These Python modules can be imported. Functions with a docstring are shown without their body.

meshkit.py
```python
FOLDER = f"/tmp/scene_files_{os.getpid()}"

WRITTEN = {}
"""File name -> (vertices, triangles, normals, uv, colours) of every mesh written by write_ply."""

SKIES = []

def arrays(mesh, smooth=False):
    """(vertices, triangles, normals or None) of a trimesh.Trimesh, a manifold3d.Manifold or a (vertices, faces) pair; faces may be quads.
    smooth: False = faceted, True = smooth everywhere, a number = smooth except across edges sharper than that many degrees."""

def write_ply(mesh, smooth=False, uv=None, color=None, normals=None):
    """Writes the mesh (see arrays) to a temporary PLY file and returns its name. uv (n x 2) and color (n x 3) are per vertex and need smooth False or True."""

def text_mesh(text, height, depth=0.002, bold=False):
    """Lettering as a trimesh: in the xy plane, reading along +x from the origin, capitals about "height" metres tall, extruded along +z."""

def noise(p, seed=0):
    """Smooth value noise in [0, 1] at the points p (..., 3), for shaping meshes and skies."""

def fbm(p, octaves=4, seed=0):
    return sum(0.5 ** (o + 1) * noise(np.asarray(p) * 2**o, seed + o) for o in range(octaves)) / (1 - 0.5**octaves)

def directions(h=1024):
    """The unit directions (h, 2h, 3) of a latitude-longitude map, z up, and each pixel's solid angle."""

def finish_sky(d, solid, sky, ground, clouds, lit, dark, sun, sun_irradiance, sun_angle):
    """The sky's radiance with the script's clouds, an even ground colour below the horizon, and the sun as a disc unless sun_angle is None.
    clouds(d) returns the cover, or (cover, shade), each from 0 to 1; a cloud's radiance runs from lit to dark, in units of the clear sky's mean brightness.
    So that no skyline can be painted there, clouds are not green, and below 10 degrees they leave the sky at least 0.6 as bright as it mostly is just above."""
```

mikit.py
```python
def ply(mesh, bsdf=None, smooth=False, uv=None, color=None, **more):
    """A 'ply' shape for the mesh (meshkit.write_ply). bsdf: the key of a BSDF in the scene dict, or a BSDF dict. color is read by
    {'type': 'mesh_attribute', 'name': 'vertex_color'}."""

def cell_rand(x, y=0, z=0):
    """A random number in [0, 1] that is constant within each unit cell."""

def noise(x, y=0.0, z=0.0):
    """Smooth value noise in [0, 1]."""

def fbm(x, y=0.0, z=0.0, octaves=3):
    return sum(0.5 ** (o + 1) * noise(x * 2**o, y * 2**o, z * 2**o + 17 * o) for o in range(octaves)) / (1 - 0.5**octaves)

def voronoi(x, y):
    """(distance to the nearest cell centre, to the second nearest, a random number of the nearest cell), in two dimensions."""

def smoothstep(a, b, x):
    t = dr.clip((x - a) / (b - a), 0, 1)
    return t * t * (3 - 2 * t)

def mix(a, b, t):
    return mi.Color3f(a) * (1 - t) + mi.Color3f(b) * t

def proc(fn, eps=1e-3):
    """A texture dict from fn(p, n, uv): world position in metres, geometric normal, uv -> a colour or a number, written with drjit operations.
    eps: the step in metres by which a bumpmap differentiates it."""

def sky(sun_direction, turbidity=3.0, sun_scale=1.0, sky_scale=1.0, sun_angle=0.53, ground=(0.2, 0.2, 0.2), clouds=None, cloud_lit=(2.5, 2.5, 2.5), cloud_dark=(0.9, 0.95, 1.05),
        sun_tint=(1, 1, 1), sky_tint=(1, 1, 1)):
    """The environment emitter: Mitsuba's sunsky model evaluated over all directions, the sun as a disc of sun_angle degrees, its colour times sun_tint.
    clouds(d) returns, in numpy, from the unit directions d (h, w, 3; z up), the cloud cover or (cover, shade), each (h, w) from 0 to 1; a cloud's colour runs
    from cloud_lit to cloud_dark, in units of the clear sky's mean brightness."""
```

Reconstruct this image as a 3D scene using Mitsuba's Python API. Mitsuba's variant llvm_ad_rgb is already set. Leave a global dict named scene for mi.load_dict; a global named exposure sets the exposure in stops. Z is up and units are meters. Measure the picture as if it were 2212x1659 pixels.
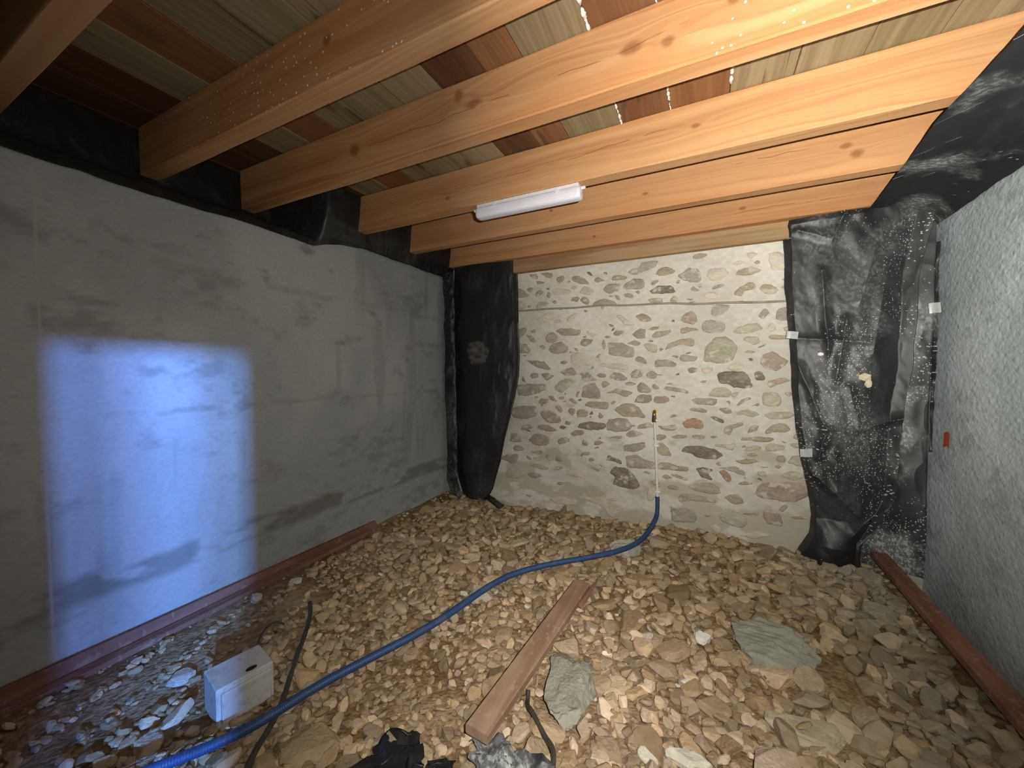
import math, numpy as np, trimesh, mitsuba as mi, mikit, meshkit
import drjit as dr
from mikit import proc, noise, fbm, voronoi, cell_rand, smoothstep, mix
T = mi.ScalarTransform4f
R = np.random.default_rng(7)
scene, labels = {}, {}
exposure = 0.0

# ------------------------------------------------------------------ camera and lights
YAW, PITCH = math.radians(26.6), math.radians(-2.0)
FW = np.array([-math.sin(YAW) * math.cos(PITCH), math.cos(YAW) * math.cos(PITCH), math.sin(PITCH)])
RT = np.array([math.cos(YAW), math.sin(YAW), 0.0])
UP = np.cross(RT, FW)
scene['camera'] = {'type': 'perspective', 'fov_axis': 'x', 'fov': math.degrees(2 * math.atan(1106 / 830)),
                   'near_clip': 0.01, 'far_clip': 50.0,
                   'to_world': T().look_at(origin=[0, 0, 0], target=FW.tolist(), up=[0, 0, 1])}
# the viewer's work lamp, held just beside the camera: a hot spot towards the upper right, its wide spill, plus an added fill spot that brightens the rubble
LAMP = np.array([0.08, 0.02, 0.05])
def towards(px, py): return FW * 830 + RT * (px - 1106) + UP * (829.5 - py)
for name, aim, power, cut in (('work_lamp_beam', towards(1880, 370), 33.0, 50.5), ('work_lamp_spill', towards(1160, 790), 7.8, 68.0),
                              ('added_floor_fill', towards(1200, 1440), 11.5, 36.0)):
    scene[name] = {'type': 'spot', 'intensity': {'type': 'rgb', 'value': [power, power * .965, power * .875]}, 'beam_width': 2.0, 'cutoff_angle': cut,
                   'sampling_weight': 2.0, 'to_world': T().look_at(origin=LAMP.tolist(), target=(LAMP + aim / np.linalg.norm(aim)).tolist(), up=[0, 0, 1])}
DAY_A, DAY_B = [4600.0, 11000.0, 36000.0], [10500.0, 26500.0, 68000.0]   # daylight of the two panes of the unseen passage window


# ------------------------------------------------------------------ helpers
counts = {}
def numbered(name):
    k = name
    n = counts.get(name, 0)
    counts[name] = n + 1
    return name if n == 0 else f'{name}_{n:03d}'

def put(key, mesh, bsdf, smooth=False, color=None, **more):
    scene[key] = mikit.ply(mesh, bsdf, smooth, color=color, **more)
    return key

def thing(name, label, cat, group=None):
    k = numbered(name)
    labels[k] = {'label': label, 'category': cat}
    if group: labels[k]['group'] = group
    return k

def struct(k, label=None):
    labels[k] = {'kind': 'structure'}
    if label: labels[k]['label'] = label
    return k

def box(x0, x1, y0, y1, z0, z1):
    m = trimesh.creation.box(extents=[x1 - x0, y1 - y0, z1 - z0])
    m.apply_translation([(x0 + x1) / 2, (y0 + y1) / 2, (z0 + z1) / 2])
    return m

def cat(ms):
    return trimesh.util.concatenate(ms)

def grid(nu, nv, fn):
    """quads of a sheet: fn(u, v) -> (n, 3) with u, v in [0, 1]"""
    u, v = np.meshgrid(np.linspace(0, 1, nu), np.linspace(0, 1, nv), indexing='ij')
    p = fn(u.ravel(), v.ravel())
    i = np.arange(nu * nv).reshape(nu, nv)
    f = np.stack([i[:-1, :-1].ravel(), i[1:, :-1].ravel(), i[1:, 1:].ravel(), i[:-1, 1:].ravel()], 1)
    return p, np.vstack([f[:, [0, 1, 2]], f[:, [0, 2, 3]]])

def sheet(nu, nv, fn, thick=0.003):
    """a thin sheet with a back side, offset along its normals"""
    p, f = grid(nu, nv, fn)
    m = trimesh.Trimesh(p, f, process=False)
    n = np.zeros_like(p)
    c = np.cross(p[f[:, 1]] - p[f[:, 0]], p[f[:, 2]] - p[f[:, 0]])
    for k in range(3): np.add.at(n, f[:, k], c)
    n /= np.maximum(np.linalg.norm(n, axis=1, keepdims=True), 1e-12)
    q = p - n * thick
    N = len(p)
    i = np.arange(nu * nv).reshape(nu, nv)
    rim = np.concatenate([i[:, 0], i[-1, 1:], i[-2::-1, -1], i[0, -2:0:-1]])
    r2 = np.roll(rim, -1)
    side = np.vstack([np.stack([rim, r2, r2 + N], 1), np.stack([rim, r2 + N, rim + N], 1)])
    return np.vstack([p, q]), np.vstack([f, f[:, ::-1] + N, side[:, ::-1]])

def spline(pts, n):
    from scipy.interpolate import CubicSpline
    pts = np.asarray(pts, float)
    t = np.concatenate([[0], np.cumsum(np.linalg.norm(np.diff(pts, axis=0), axis=1))])
    return CubicSpline(t, pts)(np.linspace(0, t[-1], n))

def tube(path, radius, sides=12, caps=True):
    path = np.asarray(path, float)
    n = len(path)
    r = np.broadcast_to(radius, n)
    t = np.gradient(path, axis=0)
    t /= np.linalg.norm(t, axis=1, keepdims=True)
    a = np.cross(t[0], [0.13, 0.27, 0.95]); a /= np.linalg.norm(a)
    A = []
    for k in range(n):
        a = a - t[k] * (a @ t[k]); a /= np.linalg.norm(a); A.append(a)
    A = np.array(A); B = np.cross(t, A)
    ang = np.linspace(0, 2 * np.pi, sides, endpoint=False)
    v = path[:, None] + r[:, None, None] * (A[:, None] * np.cos(ang)[None, :, None] + B[:, None] * np.sin(ang)[None, :, None])
    v = v.reshape(-1, 3)
    i = np.arange(n * sides).reshape(n, sides)
    j = np.roll(i, -1, axis=1)
    f = np.vstack([np.stack([i[:-1].ravel(), j[:-1].ravel(), j[1:].ravel()], 1), np.stack([i[:-1].ravel(), j[1:].ravel(), i[1:].ravel()], 1)])
    if caps:
        N = len(v)
        v = np.vstack([v, path[:1], path[-1:]])
        f = np.vstack([f, np.stack([j[0], i[0], i[0] * 0 + N], 1), np.stack([i[-1], j[-1], i[-1] * 0 + N + 1], 1)])
    return v, f

def rounded_bar(L, W, H, c, nx=2, wob=0.0, seed=0):
    """bar along x, chamfered long edges, optionally slightly wavy; centred at the origin"""
    y, z = W / 2, H / 2
    prof = np.array([[-y + c, -z], [y - c, -z], [y, -z + c], [y, z - c], [y - c, z], [-y + c, z], [-y, z - c], [-y, -z + c]])
    xs = np.linspace(-L / 2, L / 2, nx)
    v = np.array([[x, *p] for x in xs for p in prof])
    if wob:
        q = np.stack([v[:, 0] * 2.2, v[:, 1] * 30, v[:, 2] * 30], 1)
        v[:, 1] += wob * (meshkit.fbm(q, 3, seed) - 0.5) * 2
        v[:, 2] += wob * (meshkit.fbm(q, 3, seed + 9) - 0.5) * 2
    n = len(prof)
    i = np.arange(nx * n).reshape(nx, n); j = np.roll(i, -1, axis=1)
    f = np.vstack([np.stack([i[:-1].ravel(), j[1:].ravel(), j[:-1].ravel()], 1), np.stack([i[:-1].ravel(), i[1:].ravel(), j[1:].ravel()], 1)])
    N = len(v)
    v = np.vstack([v, [[-L / 2, 0, 0], [L / 2, 0, 0]]])
    f = np.vstack([f, np.stack([i[0], j[0], i[0] * 0 + N], 1), np.stack([j[-1], i[-1], i[-1] * 0 + N + 1], 1)])
    m = trimesh.Trimesh(v, f, process=False)
    trimesh.repair.fix_normals(m)
    return m

def orient(m, cx, cy, cz, ax):
    """3x3 frame with columns ax placed at a point, applied to a mesh along x"""
    M = np.eye(4); M[:3, :3] = ax; M[:3, 3] = [cx, cy, cz]
    m = m.copy(); m.apply_transform(M)
    return m

def along(p0, p1):
    d = np.asarray(p1, float) - p0; L = np.linalg.norm(d); x = d / L
    y = np.cross([0, 0, 1], x); y /= np.linalg.norm(y)
    return np.stack([x, y, np.cross(x, y)], 1), L, (np.asarray(p0) + p1) / 2


# ------------------------------------------------------------------ materials
def diffuse(fn, bump=None, h=0.002, eps=1e-3):
    b = {'type': 'diffuse', 'reflectance': proc(fn)}
    if bump is not None:
        b = {'type': 'bumpmap', 'arbitrary': proc(bump, eps), 'scale': h, 'nested': b}
    return {'type': 'twosided', 'bsdf': b}

def C(*v): return mi.Color3f(*v)

def mortar_col(p, n, uv):
    big = fbm(p.x * 2.3, 3.1, p.z * 2.3, 3)
    f = fbm(p.x * 38, 1.3, p.z * 38, 3)
    c = mix(C(.56, .53, .465), C(.73, .70, .635), smoothstep(.3, .7, big * .6 + f * .4))
    # earth splashed on the foot of the wall, patchy
    splash = smoothstep(.47, .60, fbm(p.x * 5.0, 7.0, p.z * 7.0, 4) - (p.z + .82) * 0.5)
    return mix(c, C(.45, .41, .32), splash * .75)
scene['mat_mortar'] = diffuse(mortar_col, lambda p, n, uv: fbm(p.x * 55, 0.7, p.z * 55, 3), 0.006)

def stone_mat(lo, hi, sx=70, sz=90):
    lo, hi = C(*lo) * C(1.32, 1.25, 1.16), C(*hi) * C(1.26, 1.20, 1.12)
    def f(p, n, uv):
        k = fbm(p.x * sx, 2.2, p.z * sz, 3)
        g = fbm(p.x * 16, 5.2, p.z * 22, 2)
        c = mix(lo, hi, smoothstep(.25, .75, k * .55 + g * .45))
        smear = smoothstep(.60, .72, fbm(p.x * 27, 9.2, p.z * 27, 3))      # mortar left on the face
        return mix(c, C(.62, .58, .51), smear * .7)
    return diffuse(f)
STONE = {'g': ((.235, .225, .205), (.36, .345, .31)), 'b': ((.245, .22, .175), (.38, .345, .28)), 'd': ((.13, .12, .10), (.25, .23, .20)),
         'l': ((.40, .375, .325), (.55, .52, .46)), 'r': ((.25, .21, .185), (.37, .32, .285)), 'n': ((.30, .30, .245), (.43, .42, .35)),
         'o': ((.26, .185, .12), (.38, .28, .19)), 'N': ((.24, .25, .20), (.38, .38, .315))}
for k, (a, b) in STONE.items(): scene['mat_stone_' + {'N': 'green'}.get(k, k)] = stone_mat(a, b)

def concrete(base, dark, light, seed, streak):
    base, dark, light = C(*base), C(*dark), C(*light)
    def f(p, n, uv):
        u, v = p.y + seed, p.z
        blot = fbm(u * 4.0, seed, v * 5.5, 4)
        small = fbm(u * 17, seed + 3, v * 22, 3)
        c = mix(base, light, smoothstep(.42, .68, fbm(u * 2.4, seed + 5, v * 1.3, 4)))
        c = mix(c, dark, smoothstep(.52, .70, blot * .62 + small * .38) * .75)
        st = smoothstep(.57, .72, fbm(u * 11, seed + 8, v * 1.1, 3)) * smoothstep(.35, .6, fbm(u * 1.5, seed, v * 1.7, 2))
        c = mix(c, dark if streak < 0 else light, st * abs(streak))
        return c * (0.93 + 0.14 * fbm(u * 90, 2.0, v * 90, 2))
    return f
_cl = concrete((.375, .398, .412), (.255, .265, .268), (.45, .47, .487), 3.7, -.5)
def concrete_left(p, n, uv):
    c = _cl(p, n, uv)
    # darker band near the foot of the wall, rough edged, and the vertical form joint
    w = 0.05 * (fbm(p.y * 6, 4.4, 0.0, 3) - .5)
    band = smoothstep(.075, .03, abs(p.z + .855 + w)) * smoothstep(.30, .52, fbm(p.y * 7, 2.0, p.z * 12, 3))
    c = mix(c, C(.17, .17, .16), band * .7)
    pour = smoothstep(.02, .006, abs(p.z + .18 + w * .7)) + smoothstep(.03, .01, abs(p.z - .47 - w))
    c = mix(c, C(.24, .245, .24), pour * .25 * smoothstep(.4, .6, fbm(p.y * 9, 1.0, 3.0, 2)))
    return mix(c, C(.46, .46, .45), smoothstep(.006, .003, abs(p.y - .485)) * .6)
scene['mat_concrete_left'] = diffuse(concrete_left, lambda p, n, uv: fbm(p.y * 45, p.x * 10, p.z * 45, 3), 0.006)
scene['mat_concrete_right'] = diffuse(concrete((.43, .50, .515), (.335, .385, .395), (.55, .63, .66), 9.1, .7),
                                      lambda p, n, uv: fbm(p.y * 45, p.x * 10, p.z * 45, 3), 0.006)
scene['mat_concrete_rear'] = {'type': 'diffuse', 'reflectance': {'type': 'rgb', 'value': [.06, .058, .055]}}

# joists: (joist cell, x, z, rx, rz) of the knots on their faces
KNOTS = [(5, -.228, 1.035, .050, .034), (5, -.118, 1.015, .030, .024), (5, -.895, 1.095, .034, .040), (5, -.825, 1.045, .060, .026), (5, -1.48, 1.03, .045, .045),
         (5, .06, 1.07, .03, .02), (7, -.05, 1.05, .03, .016), (7, -1.35, 1.0, .025, .02), (9, -.32, 1.02, .03, .014), (9, .58, 1.06, .035, .022),
         (9, .62, 1.015, .04, .03), (9, -.9, 1.03, .02, .014), (11, -.75, 1.0, .022, .014), (11, .2, 1.03, .03, .016), (3, -1.1, 1.06, .03, .03)]
def joist_col(p, n, uv):
    j = dr.floor(p.y * 4)
    o = cell_rand(j, 5) * 9
    front = dr.abs(n.y)
    t = p.z + (p.y - dr.floor(p.y * 4) / 4) * .8
    x = p.x + o
    warp = (fbm(x * 1.1, o, t * 6, 3) - .5) * .11 + (fbm(x * 4.5, o + 2, t * 16, 2) - .5) * .022
    core = mi.Float(0)
    wob = .8 + .5 * fbm(p.x * 40, o, p.z * 40, 2)
    for k, kx, kz, a, b in KNOTS:
        on = dr.select(abs(j - k) < .5, 1.0, 0.0)
        dx, dz = (p.x - kx) / a, (p.z - kz) / b
        d2 = dx * dx * 0.35 + dz * dz
        warp += on * dr.exp(-d2 * .55) * dr.select(dz > 0, 1.0, -1.0) * b * .7 * (1 - dr.exp(-d2 * 4))
        e2 = (dx * dx + dz * dz) * 1.6
        core = dr.maximum(core, on * smoothstep(1.25, .35, dr.sqrt(e2) * wob) * front)
    r = t + warp
    broad = fbm(r * 26 + o, x * .35, o, 3)
    ring = noise(r * 150 + 7 * o, x * .5, o)
    pore = fbm(r * 420, x * 7, o, 2)
    red = fbm(x * .8, o + 4, r * 9, 3)
    v = smoothstep(.22, .78, broad * .62 + ring * .26 + pore * .12)
    late = mix(C(.39, .170, .070), C(.45, .210, .092), cell_rand(j, 9))
    early = mix(C(.62, .365, .180), C(.58, .318, .155), cell_rand(j, 3))
    c = mix(late, early, v)
    c = mix(c, C(.45, .20, .08), smoothstep(.52, .70, red) * .55)
    c = mix(c, C(.27, .115, .045), core * .8)
    # drying checks
    wander = (fbm(p.x * 3.5, o, 0.0, 4) - .5) * .06
    broken = .6 * smoothstep(.36, .52, fbm(p.x * 14, o, 2.0, 2))
    for k, x0, x1, zc, s in ((7, -1.7, -.05, 1.035, .10), (5, -1.5, .1, 1.035, .05), (9, -.2, .5, 1.075, .03), (11, .1, .75, 1.0, .03)):
        on = dr.select(abs(j - k) < .5, 1.0, 0.0) * smoothstep(x0, x0 + .15, p.x) * smoothstep(x1, x1 - .15, p.x) * front
        zz = zc + s * (p.x - (x0 + x1) / 2) * .4 + wander
        c = mix(c, C(.15, .065, .03), on * smoothstep(.0026, .0008, abs(p.z - zz)) * broken)
    # plaster spatter
    d, _, rnd = voronoi(p.x * 38, p.z * 38)
    zone = dr.select(abs(j - 3) < .5, 1.0, 0.0) * smoothstep(.45, .60, fbm(p.x * 3, 8.0, p.z * 6, 2) + .12) + \
        dr.select(abs(j - 5) < .5, 1.0, 0.0) * smoothstep(-.02, .06, p.x) * smoothstep(.62, .5, p.x) * .9
    c = mix(c, C(.86, .84, .80), dr.select((rnd < .28 * zone) & (d < .11 + .16 * rnd), 1.0, 0.0) * front)
    return c
scene['mat_joist'] = diffuse(joist_col)

def plank_mat(lo, hi, seed):
    lo, hi = C(*lo) * .72, C(*hi) * .72
    def f(p, n, uv):
        k = dr.floor((p.x + 5) / .2075)
        o = cell_rand(k, seed) * 7
        w = p.x + (fbm(p.y * 1.6 + o, o, p.x * 7, 3) - .5) * .09
        v = fbm(w * 34 + o, p.y * .6, o, 3) * .6 + noise(w * 190, p.y * .8, o) * .28 + noise(w * 600, p.y * 9, 0.0) * .12
        c = mix(lo, hi, smoothstep(.25, .75, v))
        d, _, rnd = voronoi(p.x * 4.2 + o, p.y * 1.9 + o)
        c = mix(c, C(.16, .085, .04), dr.select(rnd < .3, smoothstep(.17, .07, d), 0.0) * .75)
        c = mix(c, C(.10, .07, .045), smoothstep(.70, .76, fbm(w * 26, p.y * 2.2, 3 + o, 3)) * .7)
        return c
    return diffuse(f)
for k, (a, b) in enumerate((((.30, .235, .125), (.46, .37, .22)), ((.37, .28, .16), (.54, .42, .26)), ((.30, .135, .06), (.42, .21, .095)),
                            ((.15, .075, .042), (.23, .12, .065)), ((.27, .125, .06), (.35, .175, .09)))):
    scene[f'mat_plank_{k}'] = plank_mat(a, b, 11 + k)

def old_board(seed, lo, hi):
    lo, hi = C(*lo), C(*hi)
    def f(p, n, uv):
        a, b = p.x + p.z * .5, p.y
        v = fbm(a * 60 + seed, b * 3, seed, 3) * .6 + fbm(a * 9, b * 9, seed + 2, 3) * .4
        c = mix(lo, hi, smoothstep(.3, .7, v))
        return mix(c, C(.42, .34, .25), smoothstep(.68, .76, fbm(a * 60, b * 40, seed, 3)) * .35)
    return diffuse(f)
scene['mat_board_pale'] = old_board(2.0, (.25, .155, .11), (.34, .225, .165))
scene['mat_board_red'] = old_board(5.0, (.20, .10, .075), (.28, .15, .115))
scene['mat_ledger'] = diffuse(lambda p, n, uv: mix(C(.27, .165, .085), C(.40, .27, .15), smoothstep(.3, .7, fbm(p.z * 45, p.x * 1.6, 2.0, 3) * .6 + fbm(p.x * 3, p.z * 9, 1.0, 3) * .4)))

def plastic(dust, rough, bump_scale, seed, speck=0.0, mark=None):
    def col(p, n, uv):
        a, b = p.x + p.y * .83, p.z
        c = C(.016, .0168, .018) * (0.8 + .5 * fbm(a * 9, b * 9, seed, 2))
        film = smoothstep(.50, .72, fbm(p.x * 5 + seed, b * 4, p.y * 4.2, 4)) * dust
        grit = smoothstep(.46, .66, fbm(p.x * 95 + b * 31, b * 70 - p.x * 23, p.y * 88, 3))
        c = mix(c, C(.30, .31, .31), film * (.35 + .65 * grit))
        if speck:
            z = smoothstep(.44, .60, fbm(a * 4.5 + seed * 3, b * 2.0, 1.0, 3))
            for k, (fx, fz) in enumerate(((125, 80),)):
                d, _, rnd = voronoi(a * fx + 3 * noise(a * 20, b * 20, k), b * fz)
                c = mix(c, C(.52, .52, .50), dr.select((rnd < (speck * z + .012) * (.8 - .55 * k)) & (d < .16 + .5 * rnd), 1.0, 0.0) * .75)
        if mark:
            q = dr.sqrt(dr.square(p.x - mark[0]) + dr.square(p.z - mark[1])) / mark[2]
            c = mix(c, C(.16, .15, .13), smoothstep(1.0, .82, q + .5 * (fbm(p.x * 30, 1.0, p.z * 30, 3) - .5)) * (.35 + .65 * smoothstep(.30, .62, fbm(p.x * 33, 4.0, p.z * 33, 4))) * .75)
        return c
    def wrinkle(p, n, uv):
        a, b, d = p.x * 1.0, p.z, p.y
        r1 = 1 - dr.abs(2 * fbm(a * 8 + d * 5, b * 4 + seed, d * 6, 3) - 1)
        return r1 * r1 * .8
    return {'type': 'twosided', 'bsdf': {'type': 'bumpmap', 'arbitrary': proc(wrinkle), 'scale': bump_scale,
            'nested': {'type': 'principled', 'base_color': proc(col), 'roughness': rough, 'specular': .5}}}
scene['mat_plastic'] = plastic(.10, .45, .010, 2.0, mark=(-1.785, .155, .115))
scene['mat_plastic_dusty'] = plastic(.30, .46, .005, 5.0, speck=.38)
scene['mat_plastic_grey'] = plastic(1.2, .48, .010, 8.0, speck=.5)
scene['mat_plastic_soffit'] = plastic(1.0, .47, .0015, 3.0, speck=.10)  # film holds dust and the grey sheen, both put into the colour
scene['mat_black_scrap'] = {'type': 'twosided', 'bsdf': {'type': 'principled', 'base_color': {'type': 'rgb', 'value': [.012, .013, .015]}, 'roughness': .4}}

def hue(c, rough=.5, **k):
    return {'type': 'twosided', 'bsdf': {'type': 'principled', 'base_color': {'type': 'rgb', 'value': list(c)}, 'roughness': rough, **k}}
scene['mat_hose'] = {'type': 'twosided', 'bsdf': {'type': 'principled', 'roughness': .5,
    'base_color': proc(lambda p, n, uv: mix(C(.022, .062, .17), C(.10, .11, .125), smoothstep(.56, .72, fbm(p.x * 30, p.y * 30, p.z * 30, 3)) * .45))}}
scene['mat_white_tube'] = hue((.72, .70, .66), .35)
scene['mat_brass'] = hue((.42, .30, .12), .4, metallic=1.0)
scene['mat_clip'] = hue((.80, .80, .80), .3)
scene['mat_diffuser'] = diffuse(lambda p, n, uv: mix(C(.70, .69, .76), C(.82, .81, .87), noise(p.y * 420, p.z * 420, p.x * 1.5)))
scene['mat_fixture'] = hue((.72, .71, .74), .45)
scene['mat_cable'] = hue((.045, .040, .032), .55)
scene['mat_wall_cable'] = diffuse(lambda p, n, uv: mix(C(.26, .23, .18), C(.36, .33, .27), fbm(p.x * 30, 1.0, 2.0, 2)))
scene['mat_box'] = diffuse(lambda p, n, uv: mix(C(.56, .56, .56), C(.46, .455, .44), smoothstep(.5, .72, fbm(p.x * 40, p.y * 40, p.z * 40, 3))))
scene['mat_hole'] = hue((.008, .008, .008), .8)
scene['mat_tape'] = hue((.46, .48, .48), .35)
scene['mat_foam'] = diffuse(lambda p, n, uv: mix(C(.60, .52, .36), C(.74, .68, .53), fbm(p.x * 60, p.y * 60, p.z * 60, 3)))
scene['mat_red'] = hue((.42, .06, .035), .6)
scene['mat_plaster_and_gap_light'] = diffuse(lambda p, n, uv: C(.86, .83, .78) * (.85 + .3 * fbm(p.x * 90, p.y * 90, 0.0, 2)))
scene['mat_soil'] = diffuse(lambda p, n, uv: mix(C(.20, .125, .065), C(.36, .27, .165), smoothstep(.3, .7, fbm(p.x * 5, p.y * 5, 1.0, 4) * .5 + fbm(p.x * 60, p.y * 60, 1.0, 3) * .5)),
                            lambda p, n, uv: fbm(p.x * 90, p.y * 90, 0.0, 3), 0.008)
scene['mat_rubble'] = {'type': 'twosided', 'bsdf': {'type': 'bumpmap', 'arbitrary': proc(lambda p, n, uv: fbm(p.x * 120, p.y * 120, p.z * 120, 3)), 'scale': 0.004,
                       'nested': {'type': 'diffuse', 'reflectance': {'type': 'mesh_attribute', 'name': 'vertex_color'}}}}

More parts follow.
